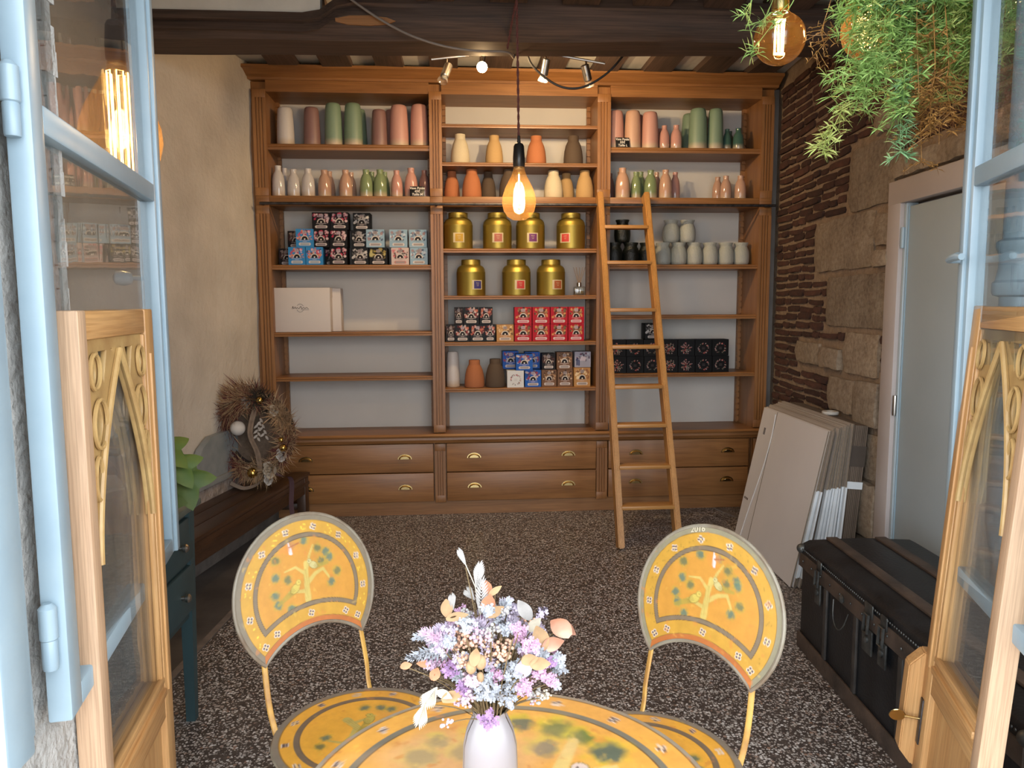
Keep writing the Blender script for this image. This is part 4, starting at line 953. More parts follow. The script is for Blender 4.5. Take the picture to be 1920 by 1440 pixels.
for k, (x, y, z, R, yaw, tilt, roll) in enumerate(((.10, -.03, .25, .085, -.3, .5, .4), (.135, -.02, .20, .075, -.5, .75, .5), (.15, .0, .155, .085, -.9, .9, .3), (.09, .02, .14, .08, -1.2, .9, .2), (.02, -.05, .29, .08, -1.5, .4, .2), (-.06, -.02, .22, .09, 2.6, .6, .1),
        (.04, .08, .25, .085, 1.3, .5, -.2), (-.03, .07, .18, .08, 2.0, .7, 0), (.11, -.06, .11, .07, -1.4, 1.0, .2), (.02, .03, .31, .07, .4, .3, .1))):
    palmate(bp, (x, y, z), R, yaw, tilt, roll, LEAFM, k)
    B().tube(bez((0, 0, .09), (x * .3, y * .3, z * .9), (x, y, z - .002), 8), .003, 6).obj('stem', mat('begonia_stem', (.16, .09, .04), None, .6) if 'begonia_stem' not in bpy.data.materials else bpy.data.materials['begonia_stem'], bp)

# ------------------------------------------------------------------ flattened cartons against the right wall
KRAFT = mat('kraft_board', (.38, .33, .285), (.33, .28, .24), .85, ns=2.5, vary=.05); KRAFTE = mat('kraft_edge', (.16, .125, .09), (.20, .155, .11), .9, ns=60, vary=.15)
GREYB = mat('grey_board', (.62, .59, .58), (.58, .555, .545), .8, ns=2); WFLAP = mat('white_flap', (.66, .70, .73), None, .7)
yawc = atan2(-.9989, -.0458)
def carton(x, tilt, Lh, Hh, lab, grp, m, flap, y0=4.31, front=False, thick=.007):
    t = thing('flattened_carton', lab, 'carton', (x, y0, .003), yawc, grp)
    # local x runs toward the street, local y points to the wall, board leans toward +y
    TM = Matrix.Rotation(-tilt, 4, 'X')
    b = B(); b.box(0, Lh, 0, thick, 0, Hh, TM); b.obj('board', m, t)
    B().box(Lh, Lh + .0015, .0005, thick - .0005, .0, Hh, TM).obj('fluted_edge', KRAFTE, t)
    if flap: B().box(Lh - .02, Lh + .006, -.001, thick + .001, .05, Hh * flap, TM).obj('white_flap', WFLAP, t)
    if front:
        B().box(.212, .216, -.0015, 0, 0, Hh, TM).obj('fold_line', KRAFTE, t)
        for k in range(4): B().box(.075 + .007 * k, .078 + .007 * k, -.0012, 0, .635, .675, TM).obj('printed_mark', INKM, t)
        for k in range(3): B().box(.02 + .022 * k, .034 + .022 * k, -.0012, 0, .235, .247, TM).obj('printed_mark', INKM, t)
        b = B(); pts = spline([(.20, -.004, .77), (.215, -.004, .66), (.205, -.004, .50), (.17, -.004, .34), (.13, -.004, .18), (.10, -.004, .02)], 6)
        b.tube(pts, .0028, 6, flat=.4); bmesh.ops.transform(b.b, matrix=TM, verts=b.b.verts[:]); b.obj('tie_string', mat('white_string', (.62, .60, .58), None, .8), t)
    return t
r_ = random.Random(11)
for k in range(17):
    f = k / 16; x = 1.645 + .0128 * k; tilt = radians(11.6 - 7.2 * f)
    lab = 'grey flattened carton with white string, front of the leaning stack' if k == 0 else f'white edged flattened carton, {("second third fourth fifth sixth seventh eighth ninth tenth eleventh twelfth thirteenth fourteenth fifteenth sixteenth seventeenth").split()[k - 1]} from the stack front'
    carton(x, tilt, .855 + r_.uniform(-.012, .008), .785 + (.02 * f) + r_.uniform(-.006, .006), lab, 'flattened cartons leaning on the brick wall', GREYB if k < 2 else KRAFT, .62 if (k < 4 or k > 5) and k > 0 else 0, 4.31 + r_.uniform(-.01, .01), k == 0, .0065)
bn = thing('carton_bundle', 'brown taped bundle of flattened cartons standing next to the wall', 'cartons', (1.900, 4.32, .003), RA)
TMB = Matrix.Rotation(radians(-4.2), 4, 'X')
for k in range(9):
    B().box(0, .86, .0085 * k, .0085 * k + .0068, 0, .80, TMB).obj('board', mat('bundle_board', (.135, .10, .075), (.10, .075, .055), .9, ns=4, vary=.2) if k == 0 else bpy.data.materials['bundle_board'], bn)
B().box(.5, .863, -.001, .078, .60, .70, TMB).obj('tape_band', mat('dark_tape', (.065, .05, .04), None, .4), bn)
B().box(.6, .865, -.002, .079, .49, .525, TMB).obj('paper_label', WFLAP, bn)
tr = B(); tr.lathe([(.020, 0), (.040, 0), (.042, .004), (.042, .012), (.040, .016), (.020, .016), (.020, 0)], 24, cap=False)
tag(tr.obj('tape_roll', mat('white_tape', (.55, .52, .47), None, .6), None, (1.945, 3.80, .803)), 'small white tape roll lying on top of the carton bundle', 'tape roll')

# ------------------------------------------------------------------ old travel trunk
TR = mat('worn_black_canvas', (.005, .006, .008), (.015, .018, .022), .42, ns=7, bump=.35, bs=90, bd=.004, lo=.4, hi=.75)
TRB = mat('worn_brown_leather', (.095, .066, .05), (.035, .027, .023), .55, ns=9, bump=.3, bs=60); TRM = mat('tarnished_metal', (.13, .135, .13), (.04, .04, .04), .45, .7, ns=22)
tk = thing('travel_trunk', 'old black travel trunk with brown leather straps and tarnished locks', 'trunk', (1.37, 2.86, 0), radians(-4.3))
# local: x 0..0.46 to the wall, y 0..-1.02 toward the street
W_, L_, H_ = .46, 1.34, .44
B().box(0, W_, -L_, 0, .0, .345, None, .012).obj('body', TR, tk)
b = B(); b.prism([(-.004, .348), (-.004, .405), (.006, .426), (.03, .438), (.23, .446), (W_ - .03, .438), (W_ - .006, .426), (W_ + .004, .405), (W_ + .004, .348)], (-L_ - .004, .004)); b.obj('lid', TR, tk)
B().box(-.009, .0, -L_, .0, .335, .392, None, .002).obj('rim_band', TRB, tk)
B().box(-.010, W_ + .01, -.0, .008, .335, .392, None, .002).obj('rim_band', TRB, tk)
B().box(-.010, .0, -L_, .0, .0, .065, None, .003).obj('base_slat', TRB, tk)
B().box(0, W_, 0, .010, .0, .065, None, .003).obj('base_slat', TRB, tk)
for x in (.095, .29):
    B().box(x, x + .045, -L_, .004, .4405, .451, None, .003).obj('lid_slat', TRB, tk)
for y in (-.255, -.50, -.80, -1.08):
    B().box(-.010, 0, y - .013, y + .013, .065, .335, None, .003).obj('upright_slat', mat('dark_slat', (.05, .043, .038), (.02, .018, .017), .6, ns=14) if 'dark_slat' not in bpy.data.materials else bpy.data.materials['dark_slat'], tk)
def rivets(b, pts, r=.005):
    for p in pts: b.ball(p, r, 8, 5, (.6, 1, 1))
b = B(); rivets(b, [(-.010, -.03 - .0135 * k, .412) for k in range(96)], .0042); tag(b.obj('lid_tack', TRM, tk), kind='stuff')
b = B(); rivets(b, [(-.011, -.04 - .085 * k, .365) for k in range(12)]); tag(b.obj('band_rivet', TRM, tk), kind='stuff')
def hasp(y, s=1.):
    o = B().box(-.016, -.009, y - .024 * s, y + .024 * s, .255, .335, None, .002).obj('latch_plate', TRM, tk)
    b = B(); b.tube([(-.019, y - .014, .385), (-.022, y - .014, .325), (-.022, y + .014, .325), (-.019, y + .014, .385)], .005, 6, closed=True); b.lathe([(.012, 0), (.012, .006), (.006, .01)], 12, (0, 0, 0), Matrix.Translation((-.015, y, .30)) @ Matrix.Rotation(-pi / 2, 4, 'Y')); b.obj('latch_loop', TRM, o)
    B().box(-.014, -.009, y - .02 * s, y + .02 * s, .375, .42, None, .002).obj('latch_tongue', TRM, o)
hasp(-.20); hasp(-.70); hasp(-.60, 1.35)
B().tube(spline([(-.014, -.34, .33), (-.022, -.36, .27), (-.024, -.40, .245), (-.022, -.44, .27), (-.014, -.46, .325)], 5), .0022, 6).obj('chain_loop', TRM, tk)
B().lathe([(.014, 0), (.016, .004), (.006, .012)], 12, m=Matrix.Translation((-.009, -.40, .355)) @ Matrix.Rotation(-pi / 2, 4, 'Y')).obj('stud', TRM, tk)
for y in (-.0, -L_):
    for z in (.40,): B().ball((0, y, z + .005), .022, 12, 8, (1, 1, .9)).obj('corner_cap', TRM, tk)

# ------------------------------------------------------------------ painted bistro chairs and table
PAINTED = vcol('hand_painted_metal', .38, 38, .12)
YEL = mat('ochre_enamel', lin((186, 146, 72)), lin((140, 100, 58)), .45, ns=18, bump=.1, lo=.4, hi=.8)
RIMM = mat('worn_grey_rim', (.22, .20, .155), (.14, .095, .06), .5, ns=14)
OCH, OCH2, GREY, GREY2, CREAM, BLUEG = (180, 134, 55), (206, 140, 44), (112, 106, 92), (146, 128, 104), (205, 190, 120), (74, 96, 88)
def flower4(p, c, r, seed=0, ang=0):
    for k in range(4):
        a = ang + pi / 2 * k; p.disc((c[0] + r * .62 * cos(a), c[1] + r * .62 * sin(a)), r * .46, (214, 204, 196), .0012, .8)
    for k in range(4):
        a = ang + pi / 2 * k; p.disc((c[0] + r * .55 * cos(a), c[1] + r * .55 * sin(a)), r * .30, (66, 48, 56), .0012, .9)
    p.disc(c, r * .2, (225, 190, 120), .001)
def bird(p, c, s, flip, col, tail=(-1.6, -.55)):
    f = -1 if flip else 1
    q = lambda x, y: (c[0] + f * x * s, c[1] + y * s)
    p.stroke([q(-.3, -.2), q(*tail)], (s * .30, s * .16), (150, 135, 60), .002, .8)
    p.disc(q(0, 0), s * .62, (130, 112, 50), .0015, .9, .68, f * .6); p.disc(q(.02, .02), s * .55, col, .002, .95, .66, f * .6)
    p.disc(q(.42, .52), s * .30, (140, 120, 55), .0015, .9); p.disc(q(.43, .52), s * .25, col, .002)
    for k in range(3): p.stroke([q(-.25 + .1 * k, .1 - .12 * k), q(-.75 + .1 * k, -.35 - .05 * k)], s * .035, (140, 125, 60), .001, .7)
    p.disc(q(.48, .56), s * .05, (40, 30, 25), .001)
def tree_scene(p, seed, S=1., o=(0, 0), rot=0., redbird=(-.02, .075)):
    r = random.Random(seed); cr, sr = cos(rot), sin(rot)
    T = lambda x, y: (o[0] + S * (x * cr - y * sr), o[1] + S * (x * sr + y * cr))
    for k, (x, y) in enumerate(((-.085, .055), (-.035, .088), (.012, .092), (.045, .062), (.075, .05), (-.09, .012), (-.06, .0), (-.108, -.035), (-.095, -.06), (.098, -.022), (.075, -.045), (.09, .03), (.055, .028), (-.065, -.085))):
        c = T(x + r.uniform(-.006, .006), y + r.uniform(-.006, .006)); p.blob(c, .017 * S, (150, 150, 60), seed + k, .45); p.blob(c, .0125 * S, (78, 104, 96) if k % 3 else (92, 98, 72), seed + k + 30, .85)
    tc = (184, 164, 92)
    p.stroke([T(-.004, -.074), T(-.002, -.03), T(.004, .03)], (.010 * S, .006 * S), tc, .002)
    p.stroke([T(.0, -.03), T(.03, -.008), T(.058, .0), T(.075, -.03)], (.007 * S, .003 * S), tc, .002)
    p.stroke([T(.004, .01), T(.02, .05), T(.035, .075)], (.005 * S, .002 * S), tc, .002); p.stroke([T(-.002, .0), T(-.03, .025), T(-.065, .02)], (.005 * S, .002 * S), tc, .002)
    p.stroke([T(-.004, -.05), T(-.03, -.045), T(-.06, -.04)], (.006 * S, .003 * S), tc, .002)
    for k in range(4): p.stroke([T(-.010 + .006 * k, -.07), T(-.006 + .004 * k, .01)], .0008 * S, (160, 140, 70), .0008, .6)
    bird(p, T(-.040, -.035), .030 * S, False, (186, 168, 84), (-1.9, -1.0)); bird(p, T(.028, .018), .026 * S, True, (182, 172, 120), (-1.8, -.2))
    c = T(*redbird); p.disc(c, .020 * S, (205, 130, 60), .01, .6); p.stroke([(c[0] - .004 * S, c[1] + .022 * S), c, (c[0] + .002 * S, c[1] - .018 * S)], (.0022 * S, .005 * S), (206, 190, 190), .001); p.stroke([c, (c[0] + .03 * S, c[1] + .006 * S)], .0018 * S, (150, 90, 60), .001)
def wear(p, seed, amt=.5):
    nz = vnoise(p.p, 55, seed) * .6 + vnoise(p.p, 140, seed + 1) * .4
    p.put(np.clip((nz - .74) * 8, 0, 1) * amt, (190, 120, 60)); p.put(np.clip((.2 - nz) * 8, 0, 1) * amt * .6, (225, 190, 90))
def back_print(seed, greenish):
    rad, c2y, R2 = .181, -.256, .181
    nu, nv = 230, 130; P3 = []; xy = []
    a0 = atan2(-.128, .128); b0 = atan2(.128, .128)
    for j in range(nv):
        t = j / (nv - 1)
        for i in range(nu):
            s_ = i / (nu - 1); a = a0 + (pi - 2 * a0) * s_; o = np.array((rad * cos(a), rad * sin(a)))
            b_ = b0 + (pi - 2 * b0) * s_; q = np.array((R2 * cos(b_), c2y + R2 * sin(b_))); xy.append(q + (o - q) * t)
    xy = np.array(xy); p = Paint(xy, OCH)
    d = np.minimum(rad - np.hypot(*xy.T), np.hypot(xy[:, 0], xy[:, 1] - c2y) - R2); arc2 = (np.hypot(xy[:, 0], xy[:, 1] - c2y) - R2) < (rad - np.hypot(*xy.T))
    p.put(np.clip((.045 - d) * 300, 0, 1) * .35, (184, 148, 54)); p.put(np.clip((d - .056) * 300, 0, 1) * .6, (186, 130, 56))
    p.put(p.edge(np.abs(d - .006) - .0085, .0012), (132, 126, 104) if greenish else (118, 108, 92)); p.put(p.edge(np.abs(d - .006) - .0085, .0012) * arc2, (168, 100, 52))
    p.put(p.edge(np.abs(d - .0148) - .0007, .0008) * .8, (120, 90, 40))
    r = random.Random(seed)
    fl_ = [(.151 * cos(a), .151 * sin(a)) for a in [radians(q) for q in range(-36, 217, 28)]] + [((R2 + .027) * cos(radians(q)), c2y + (R2 + .027) * sin(radians(q))) for q in (64, 90, 116)] 
    for k, c in enumerate(fl_): flower4(p, c, .0085, k, r.random())
    for k in range(60):
        a = r.uniform(-.6, pi + .6); R = .151 + r.uniform(-.009, .009); c = (R * cos(a), R * sin(a))
        if min(math.hypot(c[0] - f[0], c[1] - f[1]) for f in fl_) > .014: p.disc(c, .0018, (225, 195, 70) if not greenish else (150, 120, 50), .0015, .8)
    tree_scene(p, seed, .80, (0, .044), 0, (-.04, .085) if not greenish else (.005, .085))
    p.put(p.edge(np.abs(d - .0485) - .0055, .001), (92, 72, 50)); p.put(p.edge(np.abs(d - .0485) - .0042, .001), (116, 102, 84))
    wear(p, seed, .45)
    return nu, nv, xy, p.c
def disc_print(R, seed, bands, flowers, S, base=(226, 166, 64), nseg=150, nr=70, rot=0):
    xy = np.array([(R * (j / (nr - 1)) * cos(2 * pi * i / nseg), R * (j / (nr - 1)) * sin(2 * pi * i / nseg)) for j in range(nr) for i in range(nseg)])
    p = Paint(xy, base); d = R - np.hypot(*xy.T)
    p.put(np.clip((vnoise(xy, 11, seed) - .45) * 2, 0, 1) * .5, (196, 138, 82))
    for c, hw, col in bands: p.put(p.edge(np.abs(d - c) - hw - .0012, .001), (96, 74, 50)); p.put(p.edge(np.abs(d - c) - hw, .0012), col)
    r = random.Random(seed); fr, fn, fs = flowers
    for k in range(fn): a = 2 * pi * k / fn; flower4(p, (fr * cos(a), fr * sin(a)), fs, k, r.random())
    return xy, p, nseg, nr
def chair(lab, loc, yaw, seed, greenish):
    t = thing('bistro_chair', lab, 'chair', loc, radians(yaw), 'painted folding bistro chairs')
    rho = radians(12); BMx = Matrix.Translation((0, 0, .45)) @ Matrix.Rotation(-rho, 4, 'X')
    nu, nv, xy, c = back_print(seed, greenish)
    P3 = [BMx @ V((x, -.002, y + .275)) for x, y in xy]
    put('backrest', grid_mesh('backrest', P3, nu, nv, c, PAINTED), t)
    P4 = [BMx @ V((x, .0025, y + .275)) for x, y in xy[::-1]]
    b = B(); out = [(.181 * cos(a), .181 * sin(a)) for a in np.linspace(-pi / 4, pi * 1.25, 50)] + [(.181 * cos(a), -.256 + .181 * sin(a)) for a in np.linspace(pi * .75, pi / 4, 26)[1:-1]]
    b.prism([(x, y + .275) for x, y in out], (-.0012, .003), 'y', BMx); b.obj('backrest_sheet', YEL, t)
    B().tube([BMx @ V((x, 0, y + .275)) for x, y in out], .0045, 8, closed=True).obj('backrest_rim', RIMM, t)
    if greenish:
        cu = bpy.data.curves.new('painted_number', 'FONT'); cu.body = '2016'; cu.size = .019; cu.align_x = 'CENTER'; cu.extrude = .0002; cu.shear = .2
        tmp = bpy.data.objects.new('painted_number', cu); COL.objects.link(tmp); me = bpy.data.meshes.new_from_object(tmp.evaluated_get(bpy.context.evaluated_depsgraph_get())); bpy.data.objects.remove(tmp)
        me.materials.append(mat('cream_number', (.52, .46, .34), None, .6)); a = radians(106)
        me.transform(BMx @ Matrix.Translation((.168 * cos(a), -.0028, .275 + .168 * sin(a))) @ Matrix.Rotation(-(a - pi / 2), 4, 'Y') @ Matrix.Rotation(pi / 2, 4, 'X')); put('painted_number', me, t)
    for s in (-1, 1):
        B().tube(spline([BMx @ V((s * .128, .004, .16)), BMx @ V((s * .131, .004, .07)), (s * .127, 0, .45), (s * .125, -.07, .33), (s * .125, -.27, .005)], 6), .0066, 8, flat=.6).obj('post', YEL, t)
        B().tube([(s * .112, -.28, .435), (s * .112, -.16, .23), (s * .112, .055, .005)], .0085, 8, flat=.6).obj('leg', YEL, t)
    B().tube([(-.112, .04, .04), (.112, .04, .04)], .006, 8).obj('crossbar', YEL, t); B().tube([(-.125, -.24, .05), (.125, -.24, .05)], .006, 8).obj('crossbar', YEL, t)
    xy, p, n1, n2 = disc_print(.193, seed + 9, [(.004, .009, (128, 118, 106)), (.050, .006, (116, 100, 84))], (.166, 12, .009), 1)
    tree_scene(p, seed + 4, .95, (0, 0), pi * 1.0); wear(p, seed + 2, .5)
    put('seat', grid_mesh('seat', [(x, y, .0005) for x, y in xy], n1, n2, p.c, PAINTED, closed=True), t, (0, -.150, .456))
    B().lathe([(.185, -.012), (.192, -.010), (.197, -.004), (.195, 0), (.185, 0)], 48).obj('seat_pan', RIMM, t, (0, -.150, .456))
    return t
chair('painted yellow bistro chair facing the table, grey rim, beside the teal chest', (-.315, 1.694, 0), 43.0, 21, False)
chair('painted yellow bistro chair with the number 2016 on its rim, near the trunk', (.489, 1.522, 0), -52.4, 57, True)

tb = thing('bistro_table', 'round yellow bistro table painted with branches and birds', 'table', (.06, .955, 0))
RT = .287
xy, p, n1, n2 = disc_print(RT, 77, [(.002, .005, (140, 128, 112)), (.052, .0052, (112, 108, 96))], (RT - .028, 16, .009), 1, (214, 156, 72), 220, 110)
for k, (x, y, s) in enumerate(((-.125, .11, 1), (-.03, .165, 1), (.085, .17, 1), (.155, .10, 1.1), (-.165, .03, 1.2), (.06, .12, .9), (-.06, .12, .9), (.17, .0, 1), (.12, .145, .8), (.03, .19, .8), (-.1, .15, .7), (-.19, -.04, 1), (.16, -.09, 1))):
    p.blob((x, y), .034 * s, (186, 172, 40), 300 + k, .75); p.blob((x + .004, y - .006), .026 * s, (66, 86, 84) if k % 2 else (84, 104, 60), 330 + k, .92)
tc = (206, 178, 110)
p.stroke([(.05, -.2), (.045, -.04), (.075, .05), (.11, .13)], (.02, .008), tc, .004); p.stroke([(.05, .0), (.12, .05), (.16, .06)], (.012, .005), tc, .003); p.stroke([(.05, -.05), (.0, .02), (-.02, .10)], (.012, .004), tc, .003)
for k in range(5): p.disc((-.085 + .02 * k, .02 + .012 * k), .034, (206, 186, 140), .002, .85, .3, 2.0 + .2 * k); 
bird(p, (.13, .035), .05, True, (206, 186, 176)); bird(p, (-.07, -.03), .06, False, (206, 186, 120)); p.put(np.clip((vnoise(p.p, 9, 5) - .62) * 5, 0, 1) * .5, (205, 165, 130)); wear(p, 91, .6)
put('table_top', grid_mesh('table_top', [(x, y, .0006) for x, y in xy], n1, n2, p.c, PAINTED, closed=True), tb, (0, 0, .7195))
B().lathe([(RT - .012, -.016), (RT - .002, -.014), (RT + .003, -.006), (RT + .001, 0), (RT - .012, 0)], 72).obj('top_rim', RIMM, tb, (0, 0, .7195))
for k in range(4):
    a = pi / 4 + pi / 2 * k; B().tube(spline([(.12 * cos(a), .12 * sin(a), .70), (.06 * cos(a), .06 * sin(a), .4), (.24 * cos(a), .24 * sin(a), .008)], 6), .009, 8).obj('leg', YEL, tb)
B().tube([(.062 * cos(2 * pi * i / 24), .062 * sin(2 * pi * i / 24), .40) for i in range(24)], .006, 6, closed=True).obj('leg_ring', YEL, tb)

# ------------------------------------------------------------------ vase and dried bouquet on the table
VC = (.037, .95)
vz = .7203
prof = [(.030, 0), (.0355, .002), (.037, .008), (.0368, .05), (.0355, .085), (.031, .106), (.0255, .119), (.0225, .126), (.0220, .132), (.0225, .1335), (.0205, .133), (.0195, .125), (.022, .10)]
vs = B().lathe(prof, 40).obj('flower_vase', mat('white_glaze', (.235, .22, .232), (.22, .206, .218), .28, ns=2), None, (VC[0], VC[1], vz)); tag(vs, 'white glazed bottle vase holding dried flowers on the table', 'vase')
bq = thing('dried_bouquet', 'bouquet of pastel dried flowers in the white vase', 'bouquet', (VC[0], VC[1], .852))
FC = {k: mat('petal_' + k, c, tuple(min(1, x * .72) for x in c), .85, ns=60, vary=.1) for k, c in {'white': (.35, .37, .41), 'lilac': (.44, .38, .48), 'mauve': (.34, .20, .38), 'pink': (.56, .40, .48), 'rose': (.48, .28, .42), 'peach': (.66, .40, .28), 'copper': (.50, .22, .12), 'gold': (.36, .23, .12), 'cream': (.42, .38, .30), 'ivory': (.36, .345, .33), 'stem': (.16, .11, .05), 'lightmauve': (.50, .34, .46)}.items()}
FC['copper2'] = mat('copper_leaf', (.36, .17, .11), (.46, .26, .18), .3, .35, ns=20)
K = .95 / 1420 * 1.0
def bpos(px, py, dy=0.):
    # table-height offsets measured across the bouquet (x right, z up from the vase mouth), dy toward the room
    return V(((px - 918) * .000705, dy, (1330 - py) * .000735))
q_ = random.Random(3)
def stem_to(p): 
    B().tube(bez((q_.uniform(-.012, .012), q_.uniform(-.012, .012), -.03), (p.x * .25, p.y * .3, p.z * .45), p + V((0, .006, -.006)), 7), .0008, 5).obj('stem', FC['stem'], bq)
def floret(b, c, r, n=5):
    ax = V((q_.uniform(-.6, .6), -1, q_.uniform(-.2, .9))).normalized(); u = ax.orthogonal().normalized(); w_ = ax.cross(u)
    cv = b.b.verts.new(c)
    for k in range(n):
        a = 2 * pi * k / n + q_.random(); t = u * cos(a) + w_ * sin(a); s_ = ax.cross(t)
        m = [b.b.verts.new(c + t * r * .6 + s_ * r * .34 + ax * r * .25), b.b.verts.new(c + t * r + ax * r * .4), b.b.verts.new(c + t * r * .6 - s_ * r * .34 + ax * r * .25)]
        b.b.faces.new((cv, m[0], m[1], m[2]))
def cluster(px, py, R, col, n, r=.0042, dy=0., kind='floret', st=True):
    c = bpos(px, py, dy); b = B()
    for k in range(n):
        d = V((q_.gauss(0, 1), q_.gauss(0, 1), q_.gauss(0, 1))).normalized() * R * q_.uniform(.35, 1); d.z *= .85
        if kind == 'floret': floret(b, c + d, r * q_.uniform(.8, 1.25))
        elif kind == 'dot': b.ico(c + d, r * q_.uniform(.5, 1.0), 1)
    b.obj({'floret': 'statice_head', 'dot': 'berry_spray'}[kind], FC[col], bq, smooth=0 if kind == 'floret' else 60)
    if st: stem_to(c)
for px, py, R, n in ((905, 1250, .018, 46), (935, 1245, .016, 40), (965, 1238, .017, 44), (925, 1278, .016, 38), (995, 1232, .014, 30), (885, 1228, .012, 26), (1040, 1222, .011, 22), (1046, 1250, .011, 22), (878, 1145, .012, 26), (893, 1163, .011, 24), (1012, 1208, .011, 22), (846, 1178, .011, 22), (950, 1287, .010, 20), (955, 1268, .012, 26), (905, 1275, .012, 26), (1035, 1265, .008, 14), (860, 1255, .010, 18), (912, 1128, .010, 20)):
    cluster(px, py, R, 'white', n, dy=q_.uniform(-.045, -.01))
for px, py, R, n in ((945, 1152, .021, 50), (938, 1182, .018, 40), (967, 1177, .016, 36), (830, 1190, .013, 26), (846, 1168, .012, 24), (1014, 1150, .010, 20), (862, 1215, .012, 24), (985, 1205, .012, 22), (925, 1160, .013, 26)):
    cluster(px, py, R, 'lilac', n, .0036, q_.uniform(-.03, .02))
for px, py, R, n, c in ((912, 1310, .014, 50, 'mauve'), (1010, 1236, .014, 44, 'rose'), (978, 1256, .013, 40, 'rose'), (845, 1238, .013, 36, 'mauve'), (866, 1262, .012, 30, 'mauve'), (990, 1180, .013, 46, 'rose'), (1026, 1221, .009, 24, 'mauve'), (1028, 1246, .010, 26, 'rose'), (885, 1240, .010, 24, 'pink'), (978, 1280, .010, 26, 'pink')):
    cluster(px, py, R, c, n, .0034, q_.uniform(-.05, -.015))
for px, py, R, n, c in ((880, 1250, .013, 26, 'pink'), (876, 1270, .012, 22, 'pink'), (986, 1268, .012, 24, 'pink'), (1002, 1288, .012, 24, 'ivory'), (858, 1297, .013, 20, 'pink'), (836, 1311, .010, 10, 'pink'), (994, 1297, .010, 16, 'pink'), (868, 1190, .016, 34, 'peach'), (884, 1178, .015, 32, 'peach'), (915, 1195, .017, 36, 'peach'), (938, 1202, .015, 30, 'peach'), (900, 1185, .016, 34, 'peach'), (950, 1196, .012, 22, 'peach'), (905, 1168, .014, 28, 'pink'), (870, 1207, .012, 24, 'peach'), (925, 1215, .012, 22, 'peach'), (1012, 1268, .009, 14, 'cream'), (885, 1155, .012, 22, 'lightmauve'), (920, 1150, .010, 18, 'ivory'), (950, 1140, .008, 12, 'ivory')):
    cluster(px, py, R, c, n, .0030, q_.uniform(-.055, -.01), 'dot')
def leaf(px, py, L, wd, ang, col, dy=0., bend=.3, name='dried_leaf', fold=.25):
    c = bpos(px, py, dy); b = B(); u = V((cos(ang), -.15, sin(ang))).normalized(); s_ = u.cross(V((0, -1, 0))).normalized(); nn = s_.cross(u)
    prev = None
    for i in range(9):
        t = i / 8; ww = wd * sin(pi * min(.98, .06 + .94 * t)) ** .8 * (1 - .25 * t); p0 = c + u * L * (t - .5) + nn * bend * L * (t - .5) ** 2
        q = [b.b.verts.new(p0 - s_ * ww + nn * ww * fold), b.b.verts.new(p0), b.b.verts.new(p0 + s_ * ww + nn * ww * fold)]
        if prev:
            b.b.faces.new((prev[0], prev[1], q[1], q[0])); b.b.faces.new((prev[1], prev[2], q[2], q[1]))
        prev = q
    b.obj(name, FC[col], bq, smooth=80); stem_to(c)
for a in ((1045, 1165, .036, .014, 2.4, 'copper2', -.02, .8), (1032, 1190, .030, .011, .4, 'copper2', -.03, .6), (1060, 1174, .026, .010, -.5, 'copper2', -.015, .7), (1008, 1176, .036, .012, 1.9, 'gold', -.03, .5), (983, 1144, .034, .010, 2.1, 'ivory', 0, .3), (765, 1240, .016, .006, .3, 'copper', .0, .6), (795, 1238, .018, .006, 2.9, 'copper', 0, .6), (818, 1250, .020, .008, 1.2, 'copper', -.01, .5), (840, 1135, .026, .009, 1.6, 'gold', 0, .5), (860, 1147, .030, .007, .25, 'gold', -.01, .4), (914, 1105, .022, .008, 1.8, 'copper', .01, .6), (930, 1108, .022, .005, .7, 'gold', .0, .3), (917, 1130, .028, .011, 1.4, 'copper', 0, .5), (930, 1140, .026, .008, .6, 'gold', -.01, .4),
          (987, 1204, .022, .009, .3, 'gold', -.05, .5), (1006, 1212, .026, .010, .1, 'gold', -.05, .6), (890, 1195, .026, .008, 1.4, 'gold', -.05, .5), (978, 1225, .030, .012, 1.0, 'lilac', -.04, .4), (850, 1278, .030, .009, .4, 'gold', -.03, .5), (835, 1275, .022, .007, -.4, 'cream', -.03, .5), (1000, 1160, .024, .008, .9, 'cream', -.02, .4)):
    leaf(*a)
for k in range(58):
    a = q_.uniform(0, 2 * pi); R = sqrt(q_.random()); px, py = 918 + 118 * R * cos(a), 1218 + 72 * R * sin(a)
    c = q_.choice(['white', 'white', 'lilac', 'pink', 'peach', 'rose', 'ivory', 'lightmauve'])
    if c in ('peach', 'pink', 'ivory'): cluster(px, py, q_.uniform(.009, .014), c, q_.randint(14, 24), .0029, q_.uniform(-.03, .05), 'dot')
    else: cluster(px, py, q_.uniform(.009, .014), c, q_.randint(16, 28), .0038, q_.uniform(-.03, .05))
for px, py, r in ((900, 1210, .0085), (883, 1218, .008), (899, 1237, .006)):
    b = B(); b.ball(bpos(px, py, -.045), r, 10, 8, (.85, .85, 1.15)); b.obj('seed_pod', FC['gold'], bq)
def oat(px0, py0, px1, py1, w_, dy, col='ivory'):
    a, c = bpos(px0, py0, dy), bpos(px1, py1, dy); b = B(); d = c - a; s_ = d.cross(V((0, -1, 0))).normalized()
    for k in range(11):
        t = k / 10; p0 = a + d * t
        for sg in (-1, 1): blade(b, p0, p0 + d.normalized() * .012 + s_ * sg * w_ * 1.3 * sin(pi * (.15 + .75 * t)) + V((0, sg * .002, 0)), .0013, .002, 3)
    b.obj('oat_spikelet', FC[col], bq, smooth=0); stem_to(a)
